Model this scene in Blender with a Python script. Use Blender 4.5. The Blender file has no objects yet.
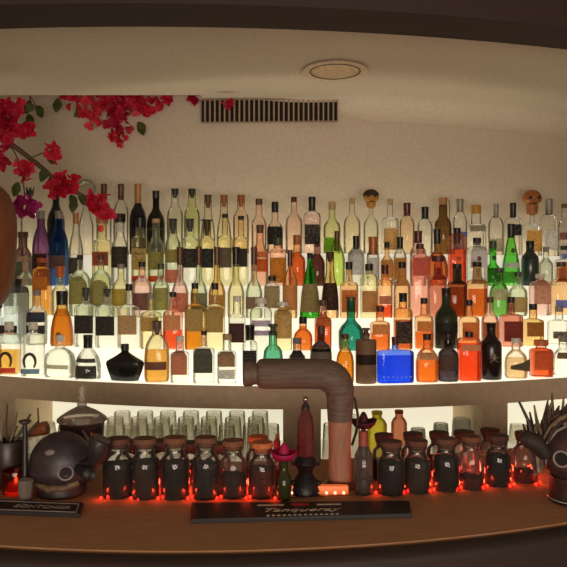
import bpy, bmesh, math, random
from mathutils import Vector, Matrix
random.seed(7)
SC = bpy.context.scene
COL = SC.collection
F = 700.0                      # focal length in pixels of the 567 px frame
CX = CY = 283.5
PI = math.pi

# ------------------------------------------------------------------ render look
vs = SC.view_settings
vs.view_transform = 'Standard'; vs.look = 'None'; vs.gamma = 1.0; vs.use_curve_mapping = False
vs.exposure = 0.0
cy = SC.cycles
cy.max_bounces = 14; cy.transparent_max_bounces = 64; cy.transmission_bounces = 12
cy.diffuse_bounces = 4; cy.glossy_bounces = 4; cy.use_denoising = True
cy.sample_clamp_indirect = 4.0
cy.caustics_reflective = False

# ------------------------------------------------------------------ colour + materials
def lin(c):
    return c / 12.92 if c <= 0.04045 else ((c + 0.055) / 1.055) ** 2.4
def rgb(h):
    h = h.lstrip('#')
    return tuple(lin(int(h[i:i + 2], 16) / 255) for i in (0, 2, 4)) + (1.0,)
MATS = {}
def newmat(key):
    m = bpy.data.materials.new(key); m.use_nodes = True
    nt = m.node_tree; nt.nodes.clear()
    out = nt.nodes.new('ShaderNodeOutputMaterial')
    return m, nt, out
def principled(nt, col, rough=0.6, metal=0.0, spec=0.5):
    p = nt.nodes.new('ShaderNodeBsdfPrincipled')
    p.inputs['Base Color'].default_value = col
    p.inputs['Roughness'].default_value = rough
    p.inputs['Metallic'].default_value = metal
    p.inputs['Specular IOR Level'].default_value = spec
    return p
def noise_col(nt, a, b, scale, stretch=(1, 1, 1), detail=4.0, lo=0.35, hi=0.65):
    tc = nt.nodes.new('ShaderNodeTexCoord'); mp = nt.nodes.new('ShaderNodeMapping')
    mp.inputs['Scale'].default_value = stretch
    nz = nt.nodes.new('ShaderNodeTexNoise'); nz.inputs['Scale'].default_value = scale; nz.inputs['Detail'].default_value = detail
    cr = nt.nodes.new('ShaderNodeValToRGB')
    cr.color_ramp.elements[0].position = lo; cr.color_ramp.elements[1].position = hi
    cr.color_ramp.elements[0].color = a; cr.color_ramp.elements[1].color = b
    L = nt.links.new
    L(tc.outputs['Object'], mp.inputs['Vector']); L(mp.outputs['Vector'], nz.inputs['Vector']); L(nz.outputs['Fac'], cr.inputs['Fac'])
    return cr.outputs['Color'], nz.outputs['Fac']
def mat_solid(h, rough=0.5, metal=0.0, var=0.12, scale=40.0, stretch=(1, 1, 1), bump=0.0, spec=0.5):
    key = f'solid_{spec}_{h}_{rough}_{metal}_{var}_{scale}_{stretch}_{bump}'
    if key in MATS: return MATS[key]
    m, nt, out = newmat('finish_' + h.strip('#'))
    c = rgb(h); a = tuple(x * (1 - var) for x in c[:3]) + (1,); b = tuple(min(1, x * (1 + var)) for x in c[:3]) + (1,)
    p = principled(nt, c, rough, metal, spec)
    col, fac = noise_col(nt, a, b, scale, stretch)
    nt.links.new(col, p.inputs['Base Color'])
    if bump:
        bp = nt.nodes.new('ShaderNodeBump'); bp.inputs['Strength'].default_value = bump; bp.inputs['Distance'].default_value = 0.004
        nt.links.new(fac, bp.inputs['Height']); nt.links.new(bp.outputs['Normal'], p.inputs['Normal'])
    nt.links.new(p.outputs[0], out.inputs[0]); MATS[key] = m
    return m
def mat_glass(h, haze=0.09, rough=0.06, refr=0.14, ior=1.42):
    """bottle glass: tinted see-through wall, Fresnel gloss, some true refraction and a little milky haze"""
    key = f'glass_{h}_{haze}_{rough}_{refr}_{ior}'
    if key in MATS: return MATS[key]
    m, nt, out = newmat('glass_' + h.strip('#'))
    c0 = rgb(h); c = tuple(math.sqrt(x) for x in c0[:3]) + (1,); L = nt.links.new   # two walls are crossed, each takes half the tint
    t = nt.nodes.new('ShaderNodeBsdfTransparent'); t.inputs['Color'].default_value = c
    g = nt.nodes.new('ShaderNodeBsdfGlossy'); g.inputs['Roughness'].default_value = rough; g.inputs['Color'].default_value = (.9, .9, .9, 1)
    fr = nt.nodes.new('ShaderNodeFresnel'); fr.inputs['IOR'].default_value = ior
    m1 = nt.nodes.new('ShaderNodeMixShader'); L(fr.outputs[0], m1.inputs[0]); L(t.outputs[0], m1.inputs[1]); L(g.outputs[0], m1.inputs[2])
    gl = nt.nodes.new('ShaderNodeBsdfGlass'); gl.inputs['Color'].default_value = c; gl.inputs['IOR'].default_value = 1.33; gl.inputs['Roughness'].default_value = 0.04
    m2 = nt.nodes.new('ShaderNodeMixShader'); m2.inputs[0].default_value = refr; L(m1.outputs[0], m2.inputs[1]); L(gl.outputs[0], m2.inputs[2])
    d = nt.nodes.new('ShaderNodeBsdfTranslucent'); d.inputs['Color'].default_value = c0
    d2 = nt.nodes.new('ShaderNodeBsdfDiffuse'); d2.inputs['Color'].default_value = c0
    md = nt.nodes.new('ShaderNodeMixShader'); md.inputs[0].default_value = .5; L(d.outputs[0], md.inputs[1]); L(d2.outputs[0], md.inputs[2])
    m3 = nt.nodes.new('ShaderNodeMixShader'); m3.inputs[0].default_value = haze; L(m2.outputs[0], m3.inputs[1]); L(md.outputs[0], m3.inputs[2])
    L(m3.outputs[0], out.inputs[0]); MATS[key] = m
    return m
def mat_liquid(h, body=0.16):
    key = f'liquid_{h}_{body}'
    if key in MATS: return MATS[key]
    m, nt, out = newmat('liquid_' + h.strip('#'))
    c0 = rgb(h); c = tuple(x ** .4 for x in c0[:3]) + (1,); L = nt.links.new   # two walls are crossed, each takes half the tint
    t = nt.nodes.new('ShaderNodeBsdfTransparent'); t.inputs['Color'].default_value = c
    d = nt.nodes.new('ShaderNodeBsdfTranslucent'); d.inputs['Color'].default_value = c
    mx = nt.nodes.new('ShaderNodeMixShader'); mx.inputs[0].default_value = body
    L(t.outputs[0], mx.inputs[1]); L(d.outputs[0], mx.inputs[2]); L(mx.outputs[0], out.inputs[0]); MATS[key] = m
    return m
def mat_label(h, ink='#3a322c', amount=0.5):
    """printed paper: rows of ink marks on a coloured ground, lets some of the shelf light through"""
    key = f'label_{h}_{ink}_{amount}'
    if key in MATS: return MATS[key]
    m, nt, out = newmat('label_' + h.strip('#'))
    L = nt.links.new; c = rgb(h); c = tuple(min(.92, x * 1.6) for x in c[:3]) + (1,) if sum(c[:3]) > .24 else c; k = rgb(ink)
    k = tuple(c[i] * (1 - amount) + k[i] * amount for i in range(3)) + (1,)
    col, fac = noise_col(nt, c, k, 150.0, (0.55, 1, 2.4), 2.0, 0.52, 0.60)
    p = principled(nt, c, 0.65); L(col, p.inputs['Base Color'])
    t = nt.nodes.new('ShaderNodeBsdfTranslucent'); L(col, t.inputs['Color'])
    mx = nt.nodes.new('ShaderNodeMixShader'); mx.inputs[0].default_value = 0.5
    L(p.outputs[0], mx.inputs[1]); L(t.outputs[0], mx.inputs[2]); L(mx.outputs[0], out.inputs[0]); MATS[key] = m
    return m
def mat_emit(h, strength, base='#e8e6dc'):
    key = f'emit_{h}_{strength}'
    if key in MATS: return MATS[key]
    m, nt, out = newmat('lit_' + h.strip('#'))
    p = principled(nt, rgb(base), 0.5)
    p.inputs['Emission Color'].default_value = rgb(h); p.inputs['Emission Strength'].default_value = strength
    nt.links.new(p.outputs[0], out.inputs[0]); MATS[key] = m
    return m
def mat_wood(a, b, rough=0.45, scale=14.0, stretch=(1, 12, 12), bump=0.05):
    key = f'wood_{a}_{b}_{rough}_{scale}_{stretch}'
    if key in MATS: return MATS[key]
    m, nt, out = newmat('wood_' + a.strip('#'))
    p = principled(nt, rgb(a), rough)
    col, fac = noise_col(nt, rgb(a), rgb(b), scale, stretch, 6.0, 0.3, 0.7)
    nt.links.new(col, p.inputs['Base Color'])
    bp = nt.nodes.new('ShaderNodeBump'); bp.inputs['Strength'].default_value = bump; bp.inputs['Distance'].default_value = 0.002
    nt.links.new(fac, bp.inputs['Height']); nt.links.new(bp.outputs['Normal'], p.inputs['Normal'])
    nt.links.new(p.outputs[0], out.inputs[0]); MATS[key] = m
    return m
def mat_petal(h, h2):
    key = f'petal_{h}'
    if key in MATS: return MATS[key]
    m, nt, out = newmat('petal_' + h.strip('#')); L = nt.links.new
    col, fac = noise_col(nt, rgb(h), rgb(h2), 22.0, (1, 1, 1), 3.0)
    p = principled(nt, rgb(h), 0.6); L(col, p.inputs['Base Color'])
    t = nt.nodes.new('ShaderNodeBsdfTranslucent'); L(col, t.inputs['Color'])
    mx = nt.nodes.new('ShaderNodeMixShader'); mx.inputs[0].default_value = 0.45
    L(p.outputs[0], mx.inputs[1]); L(t.outputs[0], mx.inputs[2]); L(mx.outputs[0], out.inputs[0]); MATS[key] = m
    return m

# ------------------------------------------------------------------ mesh helpers
class MB:
    def __init__(s): s.v = []; s.f = []
    def grid(s, rows, wrap=False):
        """rows: list of equal-length point lists"""
        b = len(s.v); n = len(rows[0])
        for r in rows: s.v += [tuple(p) for p in r]
        for i in range(len(rows) - 1):
            for j in range(n if wrap else n - 1):
                k = (j + 1) % n
                s.f.append((b + i * n + j, b + i * n + k, b + (i + 1) * n + k, b + (i + 1) * n + j))
        return b
    def loft(s, rings, cap0=True, cap1=True):
        n = len(rings[0]); b = s.grid(rings, True)
        if cap0: s.f.append(tuple(b + j for j in reversed(range(n))))
        if cap1: s.f.append(tuple(b + (len(rings) - 1) * n + j for j in range(n)))
    def box(s, x0, x1, y0, y1, z0, z1):
        s.loft([[(x0, y0, z0), (x1, y0, z0), (x1, y1, z0), (x0, y1, z0)], [(x0, y0, z1), (x1, y0, z1), (x1, y1, z1), (x0, y1, z1)]])
    def lathe(s, prof, n=20, e=2.0, dep=1.0, c=(0, 0, 0), cap0=True, cap1=True):
        rings = []
        for z, r in prof:
            ring = []
            for j in range(n):
                x, y = sup(2 * PI * j / n, e)
                ring.append((c[0] + r * x, c[1] + r * dep * y, c[2] + z))
            rings.append(ring)
        s.loft(rings, cap0, cap1)
    def tube(s, pts, rad, n=8, closed=False):
        pts = [Vector(p) for p in pts]; rings = []; up = None
        for i, p in enumerate(pts):
            a = pts[max(i - 1, 0)]; b = pts[min(i + 1, len(pts) - 1)]
            if closed: a = pts[i - 1]; b = pts[(i + 1) % len(pts)]
            t = (b - a).normalized()
            if up is None:
                up = Vector((0, 1, 0)) if abs(t.y) < 0.9 else Vector((1, 0, 0))
            u = (up - t * up.dot(t)).normalized(); w = t.cross(u); up = u
            r = rad[i] if isinstance(rad, (list, tuple)) else rad
            rings.append([tuple(p + (u * math.cos(2 * PI * j / n) + w * math.sin(2 * PI * j / n)) * r) for j in range(n)])
        if closed: s.loft(rings + [rings[0]], False, False)
        else: s.loft(rings)
    def ball(s, c, r, n=14, m=9, sc=(1, 1, 1), fn=None):
        rows = []
        for i in range(m + 1):
            a = -PI / 2 + PI * i / m; q = max(math.cos(a), 1e-3)
            row = []
            for j in range(n):
                d = Vector((q * math.cos(2 * PI * j / n), q * math.sin(2 * PI * j / n), math.sin(a)))
                k = fn(d) if fn else 1.0
                row.append((c[0] + r * sc[0] * d.x * k, c[1] + r * sc[1] * d.y * k, c[2] + r * sc[2] * d.z * k))
            rows.append(row)
        s.loft(rows)
    def make(s, name, mat, parent=None, loc=None, smooth=True, angle=40):
        me = bpy.data.meshes.new(name); me.from_pydata(s.v, [], s.f); me.update()
        bm = bmesh.new(); bm.from_mesh(me); bmesh.ops.recalc_face_normals(bm, faces=bm.faces) if not getattr(s, 'open', False) else None
        bm.to_mesh(me); bm.free()
        if smooth:
            me.polygons.foreach_set('use_smooth', [True] * len(me.polygons)); me.set_sharp_from_angle(angle=math.radians(angle))
        me.materials.append(mat)
        o = bpy.data.objects.new(name, me); COL.objects.link(o)
        if parent is not None: o.parent = parent
        if loc is not None: o.location = loc
        return o
def sup(t, e):
    c, s_ = math.cos(t), math.sin(t); p = 2.0 / e
    return math.copysign(abs(c) ** p, c), math.copysign(abs(s_) ** p, s_)
def tag(o, label, cat, group=None):
    o['label'] = label; o['category'] = cat
    if group: o['group'] = group
    return o
def thing(name, label, cat, loc=(0, 0, 0), group=None):
    o = bpy.data.objects.new(name, None); COL.objects.link(o); o.location = loc; o.empty_display_size = 0.05
    return tag(o, label, cat, group)
def struct(o): o['kind'] = 'structure'; return o
def text_mesh(name, body, size, mat, parent, loc, rot=(PI / 2, 0, 0), extrude=0.0006, width=None, shear=0.0):
    cu = bpy.data.curves.new(name, 'FONT'); cu.body = body; cu.size = size; cu.align_x = 'CENTER'; cu.align_y = 'CENTER'; cu.extrude = extrude; cu.shear = shear
    tmp = bpy.data.objects.new(name + '_tmp', cu); COL.objects.link(tmp)
    dg = bpy.context.evaluated_depsgraph_get()
    me = bpy.data.meshes.new_from_object(tmp.evaluated_get(dg)); bpy.data.objects.remove(tmp)
    if width:
        xs = [v.co.x for v in me.vertices]; k = width / (max(xs) - min(xs))
        for v in me.vertices: v.co.x *= k
    me.materials.clear(); me.materials.append(mat)
    o = bpy.data.objects.new(name, me); COL.objects.link(o); o.parent = parent; o.location = loc; o.rotation_euler = rot
    return o
def back_arc(x): return 0.17 * (x - 0.05) ** 2          # plan curve of the back bar
def bar_arc(x): return 0.13 * (x + 0.4) ** 2            # plan curve of the front bar
def sweep(mb, prof, x0, x1, n):
    """closed profile [(yfun(x), z)] swept along x"""
    rings = []
    for i in range(n + 1):
        x = x0 + (x1 - x0) * i / n
        rings.append([(x, yf(x), z) for yf, z in prof])
    mb.loft(rings)
def off(d, arc): return lambda x: d + arc(x)
def px(u, v, d): return Vector(((u - CX) / F * d, d, (CY - v) / F * d))
# ------------------------------------------------------------------ camera, light
cam = bpy.data.cameras.new('camera'); co = bpy.data.objects.new('camera', cam); COL.objects.link(co)
cam.sensor_width = 36.0; cam.lens = 36.0 * F / 567.0; cam.clip_start = 0.02
co.location = (0, 0, 0); co.rotation_euler = (PI / 2, 0, 0); SC.camera = co
w = bpy.data.worlds.new('World'); SC.world = w; w.use_nodes = True
bg = w.node_tree.nodes['Background']; bg.inputs['Color'].default_value = (1.0, 0.82, 0.66, 1); bg.inputs['Strength'].default_value = 0.22
def area(name, loc, rot, size, sy, power, col):
    l = bpy.data.lights.new(name, 'AREA'); l.shape = 'RECTANGLE'; l.size = size; l.size_y = sy; l.energy = power; l.color = col
    o = bpy.data.objects.new(name, l); COL.objects.link(o); o.location = loc; o.rotation_euler = rot; return o
area('room_fill', (0.2, -1.6, -.45), (math.radians(103), 0, 0), 2.6, .9, 96, (1.0, 0.83, 0.70))  # unseen fill light added to lift the wall, ceiling and bottle fronts

# ------------------------------------------------------------------ room shell
FLOOR = -1.62; ZC = 1.02; YE = 3.79; YW = 3.86; XS = -0.45; XL, XR = -2.4, 2.4
plaster = mat_solid('#cbbea9', 0.9, 0, 0.05, 60, (1, 1, 1), 0.12)
b = MB(); b.box(XL, XR, -2.5, YW + .1, FLOOR - .1, FLOOR); struct(b.make('floor', mat_solid('#3b2c22', 0.6), smooth=False))
wl = off(YW, back_arc)
b = MB(); sweep(b, [(wl, FLOOR), (off(YW + .1, back_arc), FLOOR), (off(YW + .1, back_arc), 1.5), (wl, 1.5)], XL, XR, 48); struct(b.make('wall_back', plaster, angle=30))
b = MB(); b.box(XL - .1, XL, -2.5, 5.1, FLOOR, 1.5); struct(b.make('wall_left', plaster, smooth=False))
b = MB(); b.box(XR, XR + .1, -2.5, 5.1, FLOOR, 1.5); struct(b.make('wall_right', plaster, smooth=False))
# ceiling: flat; on the left a slot opens behind its back edge, on the right it rounds down into the curved wall
b = MB()
b.box(XL, XS, 1.2, YE, ZC, ZC + .06)
b.box(XL, XS, YE - .06, YE, ZC + .06, 1.5)
b.box(XL, XR, 1.2, 5.1, 1.5, 1.55)
rows = []
for i in range(31):
    x = XS + (XR - XS) * i / 30; yw = wl(x) - .003; r = .02 + .10 * min(1, max(0, (x + .1) / .6))
    pr_ = [(1.2, ZC), (2.6, ZC)] + [(yw - r + r * math.sin(PI / 2 * k / 10), ZC - r + r * math.cos(PI / 2 * k / 10)) for k in range(11)] + [(yw, 1.49), (1.2, 1.49)]
    rows.append([(x, y, z) for y, z in pr_])
b.loft(rows)
struct(b.make('ceiling', plaster, angle=30))
# dark header hanging over the front bar
hd = lambda x: 1.74 + 0.12 * (x + .4) ** 2
b = MB(); sweep(b, [(hd, .697), (lambda x: hd(x) + .16, .697), (lambda x: hd(x) + .16, 1.45), (hd, 1.45)], XL, XR, 40)
struct(b.make('trim_1', mat_wood('#20110b', '#2a1710', 0.7), angle=30))

# recessed ceiling light
lx, ly = (335 - CX) / F * 3.33, 3.33
t = thing('recessed_ceiling_light', 'round flush ceiling light, unlit, above the bottle shelves', 'ceiling light', (lx, ly, ZC))
b = MB(); b.lathe([(0, .118), (-.006, .150), (-.014, .156), (-.016, .150), (-.013, .122), (-.004, .116)], 40, cap0=False, cap1=False)
b.make('trim_ring', mat_solid('#d8c2a6', 0.6), t)
b = MB(); b.lathe([(-.001, .118), (-.010, .112), (-.018, .08), (-.021, .01)], 40)
b.make('diffuser', mat_solid('#d9bf98', 0.5), t)
b = MB(); b.tube([(.119 * math.cos(a), .119 * math.sin(a), -.0135) for a in [2 * PI * i / 40 for i in range(40)]], .0022, 6, True)
b.make('seal', mat_solid('#3a2c22', 0.8), t)

# air vent high on the wall
xv = (269 - CX) / F * YW; yv = wl(xv) - .001
zt, zb_ = (CY - 100) / F * yv, (CY - 122.5) / F * yv; hl = (zt - zb_) / 2
mid = Vector((xv, yv, (zt + zb_) / 2))
t = thing('air_vent', 'long rectangular air vent of dark upright slats high on the wall', 'vent', mid + Vector((0, -.013, 0)))
t.rotation_euler = (PI / 2, 0, math.atan(.34 * (xv - .05))); hw = 68 / F * mid.y
b = MB(); b.box(-hw, hw, -hl, hl, -.012, -.008); b.make('backing', mat_solid('#171310', 0.9), t, smooth=False)
b = MB()
for a in (-1, 1):
    b.box(-hw, hw, a * hl - .002, a * hl + .003, -.012, .006); b.box(a * hw - .002, a * hw + .003, -hl, hl, -.012, .006)
b.make('frame', mat_solid('#8e7a66', 0.6), t, smooth=False)
b = MB()
for i in range(27):
    x = -hw + (i + .8) * 2 * hw / 27.6; b.box(x - .0042, x + .0042, -hl, hl, -.009, .004)
b.make('louvers', mat_solid('#a48e74', 0.6), t, smooth=False)

# ------------------------------------------------------------------ back bar cabinet and the lit bottle steps
beamC = mat_solid('#cbb698', 0.75, 0, 0.06, 30)
DK = [3.06 + .13 * k for k in range(5)]
ZK = [-.446, -.309, -.167, -.0126, .154]
XA, XB = -1.78, 1.78
cab = thing('back_bar_cabinet', 'curved tan back bar cabinet with lit open compartments under the bottles', 'cabinet', (0, 0, 0))
o0 = off(3.045, back_arc)
b = MB(); sweep(b, [(o0, -.548), (off(3.72, back_arc), -.548), (off(3.72, back_arc), -.449), (o0, -.449)], XA, XB, 48)
b.make('top_rail', beamC, cab, angle=30)
b = MB(); sweep(b, [(o0, FLOOR), (off(3.60, back_arc), FLOOR), (off(3.60, back_arc), -.81), (o0, -.81)], XA, XB, 48)
b.make('plinth', mat_solid('#6b5640', 0.8), cab, angle=30)
b = MB(); sweep(b, [(off(3.06, back_arc), -.81), (off(3.6, back_arc), -.81), (off(3.6, back_arc), -.80), (off(3.06, back_arc), -.80)], XA, XB, 48)
b.make('compartment_floor', mat_emit('#fff6d8', 0.35), cab, angle=30)
b = MB(); sweep(b, [(off(3.59, back_arc), -.80), (off(3.62, back_arc), -.80), (off(3.62, back_arc), -.548), (off(3.59, back_arc), -.548)], XA, XB, 48)
b.make('light_panel', mat_emit('#f6f4dc', 0.62), cab, angle=30)
def dx(u): 
    x = 0
    for _ in range(20): x = (u - CX) / F * o0(x)
    return x
for ua, ub in ((-60, 15), (283, 321), (482, 508), (640, 680)):
    b = MB(); sweep(b, [(off(3.05, back_arc), -.81), (off(3.6, back_arc), -.81), (off(3.6, back_arc), -.545), (off(3.05, back_arc), -.545)], max(dx(ua), XA), min(dx(ub), XB), 4)
    b.make('divider', beamC, cab, angle=30)
b = MB(); b.ball((dx(98) - .002, o0(dx(98)) - .002, -.505), .0045); b.make('screw_cap', mat_solid('#e8e2d0', 0.2, 0.6), cab)

steps = thing('lit_bottle_steps', 'five rising glowing white steps holding the rows of bottles', 'shelf', (0, 0, 0))
acr = [mat_emit('#fff8dc', s) for s in (0.96, 0.96, 0.86, 0.64, 0.50)]
for k in range(5):
    b = MB(); f = off(DK[k], back_arc); g = off(DK[k] + .13, back_arc)
    zb = ZK[k - 1] if k else -.449
    sweep(b, [(f, zb), (off(DK[k] + .006, back_arc), zb), (off(DK[k] + .006, back_arc), ZK[k] - .01), (g, ZK[k] - .01), (g, ZK[k]), (f, ZK[k])], XA + .02, XB - .02, 48)
    b.make('step', acr[k], steps, angle=30)
b = MB(); bk = off(DK[4] + .13, back_arc); bl = off(DK[4] + .136, back_arc)
sweep(b, [(bk, -.449), (bl, -.449), (bl, ZK[4]), (bk, ZK[4])], XA + .02, XB - .02, 48); b.make('back_board', beamC, steps, angle=30)

for i in range(7):        # unseen area lights added behind the top step to brighten the wall
    xs = -1.5 + i * .5; s_ = .34 * (xs - .05)
    o_ = area('wall_fill', (xs, 3.775 + back_arc(xs), .13), (PI, 0, math.atan(s_)), .5, .03, .75, (1.0, .92, .70))
# ------------------------------------------------------------------ front bar
ZB = -.617
woodtop = mat_wood('#a2754f', '#b2845c', 0.8, 10, (1, 6, 6))
bar = thing('bar_counter', 'curved brown wooden bar counter with a rounded front rail', 'bar counter', (0, 0, 0))
fe = lambda x: 1.615 + 0.2 * (x + .25) ** 2
bkx = off(2.42, bar_arc)
b = MB(); sweep(b, [(fe, ZB - .04), (bkx, ZB - .04), (bkx, ZB), (fe, ZB)], -1.7, 1.9, 60); b.make('counter_top', woodtop, bar, angle=30)
b = MB(); rp = []
for i in range(13):
    a = PI * (0.0 + i / 12)
    rp.append((math.cos(a) * .035, math.sin(a) * .022))
sweep(b, [((lambda x, q=q: fe(x) - .028 + q[0]), ZB - .0235 + q[1]) for q in rp] + [(lambda x: fe(x) - .063, ZB - .09), (lambda x: fe(x) + .007, ZB - .09)], -1.7, 1.9, 60)
b.make('front_rail', mat_wood('#20120c', '#2a1912', 0.7, 10, (1, 6, 6)), bar, angle=50)
b = MB(); sweep(b, [(lambda x: fe(x) + .0, FLOOR), (lambda x: bkx(x) - .2, FLOOR), (lambda x: bkx(x) - .2, ZB - .04), (lambda x: fe(x) + .0, ZB - .04)], -1.65, 1.85, 60)
b.make('front_panel', mat_wood('#3c2216', '#4a2b1b', 0.5), bar, angle=30)
# ------------------------------------------------------------------ bottles on the lit steps
SHAPES = {   # (height fraction of the glass, radius fraction; 'n' = neck)
 'std':   ([(0, .90), (.02, 1), (.58, 1), (.66, .93), (.73, .62), (.79, 'n'), (1, 'n')], 2.0, 1.0),
 'wine':  ([(0, .93), (.02, 1), (.50, 1), (.60, .86), (.68, .52), (.74, 'n'), (1, 'n')], 2.0, 1.0),
 'slim':  ([(0, .92), (.02, 1), (.50, 1), (.62, .80), (.74, .5), (.86, 'n'), (1, 'n')], 2.0, 1.0),
 'sq':    ([(0, .94), (.02, 1), (.66, 1), (.71, .92), (.75, 'n'), (1, 'n')], 5.0, .85),
 'dome':  ([(0, .94), (.02, 1), (.55, 1), (.66, .93), (.74, .72), (.79, .42), (.82, 'n'), (1, 'n')], 2.2, 1.0),
 'bell':  ([(0, .96), (.06, 1), (.30, .95), (.50, .80), (.64, .52), (.72, 'n'), (1, 'n')], 2.0, 1.0),
 'cone':  ([(0, .97), (.05, 1), (.40, .82), (.70, .45), (.82, 'n'), (1, 'n')], 2.0, 1.0),
 'flask': ([(0, .96), (.03, 1), (.78, 1), (.83, .96), (.85, .4), (.87, 'n'), (1, 'n')], 5.0, .42),
 'squat': ([(0, .92), (.05, 1), (.45, 1), (.62, .9), (.74, .6), (.80, 'n'), (1, 'n')], 2.4, .9),
 'long':  ([(0, .93), (.02, 1), (.36, 1), (.46, .78), (.54, .42), (.60, 'n'), (1, 'n')], 2.0, 1.0),
 'jar':   ([(0, .95), (.02, 1), (.80, 1), (.88, .90), (.92, 'n'), (1, 'n')], 5.0, .85),
 'crock': ([(0, .96), (.02, 1), (.88, 1), (.905, .94), (.91, 'n'), (1, 'n')], 2.0, 1.0),
 'round': ([(0, .60), (.06, .85), (.20, 1), (.36, .98), (.50, .78), (.58, .45), (.62, 'n'), (1, 'n')], 2.0, .9),
}
GL = {'c': '#f8f9f1', 'g': '#ebf3d8', 'y': '#f7f1c4', 'o': '#ffd6a2', 's': '#ffd2b8', 'p': '#ffdcd4', 'b': '#e2eff2', 'a': '#f5d28c', 'l': '#dcf284'}
CAPCOL = {'k': '#17140f', 'br': '#5a3a22', 'co': '#a67844', 'am': '#a8622a', 'dr': '#571d1a', 'gy': '#8a8478', 'go': '#b98a2c', 'ta': '#b59b6c', 'wh': '#d9d6c8', 'gr': '#3a4a2c', 'or': '#c8642a', 'pu': '#4a3450'}
BOT = []
def B(tier, u, vt, wpx, shape, glass, cap, labels, desc, **kw):
    BOT.append(dict(t=tier, u=u, v=vt, w=wpx, s=shape, g=glass, c=cap, L=labels or [], d=desc, **kw))

# --- tier 4: top step
B(4, 30, 187, 18, 'std', 'c', ('crown', 'k', 11, 9), None, 'clear bottle with black crown stopper behind the magenta flower, top step')
B(4, 56, 186, 17, 'wine', '#16211f', ('foil', 'k', 8, 7), None, 'glossy black long-necked bottle behind the blue bottle, top step')
B(4, 86, 179, 15, 'slim', 'c', ('globe', 'c', 20, 20), None, 'clear bottle with round glass globe stopper on the top step')
B(4, 104, 184, 15, 'std', 'c', ('foil', 'br', 16, 6), None, 'clear bottle with brown wrapped neck right of the globe stopper')
B(4, 121, 184, 15, 'std', 'c', ('foil', 'br', 16, 6), None, 'clear brown-necked bottle just left of the two dark wine bottles')
B(4, 138, 184, 17, 'wine', '#1a1b22', ('foil', 'co', 20, 7), None, 'dark wine bottle with gold foil neck on the top step')
B(4, 156, 191, 18, 'wine', '#14130f', ('foil', 'k', 8, 7), [(228, 231, '#55503c', '#222222')], 'plain black wine bottle beside the gold-necked one')
B(4, 175, 189, 16, 'std', 'g', ('tee', 'k', 9, 8), None, 'greenish clear bottle with T stopper right of the black wine bottle')
B(4, 192, 189, 16, 'std', 'l', ('tee', 'k', 9, 8), None, 'lime-tinted bottle with dark T stopper, second T stopper of the top step')
B(4, 208, 195, 16, 'bell', 'y', ('tee', 'br', 13, 8), None, 'yellowish bottle with long brown T stopper, top step')
B(4, 224, 195, 16, 'bell', 'y', ('tee', 'am', 12, 8), None, 'yellowish bottle with amber cork, left of two amber corks on the top step')
B(4, 241, 195, 16, 'std', 'o', ('tee', 'am', 12, 8), None, 'peach-tinted bottle with amber cork, right of two amber corks on the top step')
B(4, 259, 199, 16, 'std', 's', ('cap', 'br', 6, 7), None, 'salmon-tinted bottle with thin brown cap on the top step')
B(4, 275, 202, 17, 'std', 's', ('cap', 'k', 11, 7), [(227, 245, '#2a2622', '#777777')], 'salmon bottle with black cap and dark label, top step')
B(4, 294, 197, 17, 'std', 's', ('cap', 'dr', 5, 6), None, 'salmon-tinted bottle with thin dark red cap on the top step')
B(4, 312, 197, 17, 'sq', 'p', ('foil', 'k', 14, 7), [(225, 245, '#3a332c', '#b0a890')], 'bottle with tall black capsule and dark square label, top step')
B(4, 332, 202, 17, 'std', 'l', ('cap', 'ta', 8, 7), [(238, 252, '#86b52a', '#3c6a10')], 'lime green glowing bottle with tan cap and green label, top step')
B(4, 352, 198, 17, 'std', 'y', ('cap', 'ta', 6, 6), None, 'pale yellow bottle with small tan cap left of the gold head stopper')
B(4, 371, 190, 15, 'std', 'g', ('head', 'go', 18, 16), None, 'pale bottle topped by a golden carved head stopper')
B(4, 390, 199, 16, 'sq', 'c', ('cap', 'ta', 6, 6), [(229, 250, '#c0a572', '#80663c')], 'bottle with tall tan label right of the golden head stopper')
B(4, 407, 203, 15, 'std', 'o', ('foil', 'dr', 13, 7), None, 'orange-tinted bottle with maroon capsule on the top step')
B(4, 425, 207, 15, 'std', 'c', ('foil', 'k', 12, 7), None, 'clear bottle with black capsule left of the handled jug bottle')
B(4, 443, 198, 17, 'jug', '#8a6a3c', ('cork', 'co', 8, 9), None, 'brown jug bottle with cork and thin loop handle, top step')
B(4, 460, 199, 14, 'std', 'c', ('foil', 'gy', 13, 7), [(232, 250, '#5f76b0', '#d0d4e0')], 'clear bottle with grey capsule and blue label, top step')
B(4, 476, 205, 18, 'sq', 'c', ('cap', 'go', 9, 10), [(226, 232, '#9a9484', '#55534c')], 'square clear bottle with wide gold cap on the top step')
B(4, 496, 204, 15, 'std', 'c', ('foil', 'gy', 14, 5), [(239, 252, '#b8b29a', '#777060')], 'slim-capped clear bottle behind the two green bottles, top step')
B(4, 513, 203, 15, 'sq', 'c', ('foil', 'k', 15, 6), [(225, 236, '#2a2e30', '#8a9aa0')], 'bottle with slim dark capsule and black square label, top step')
B(4, 532, 190, 17, 'sq', 'c', ('skull', 'am', 25, 19), [(231, 252, '#d0a866', '#7a5a30')], 'clear bottle with carved amber skull stopper on the top step')
B(4, 549, 199, 15, 'sq', 'c', ('foil', 'gy', 16, 7), [(231, 250, '#d8d4c4', '#3a4050')], 'bottle with grey capsule and speckled black and white label')
B(4, 565, 204, 14, 'std', 'c', ('cap', 'br', 4, 7), [(233, 240, '#7a3a34', '#dddddd')], 'last clear bottle at the right end of the top step')

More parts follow.
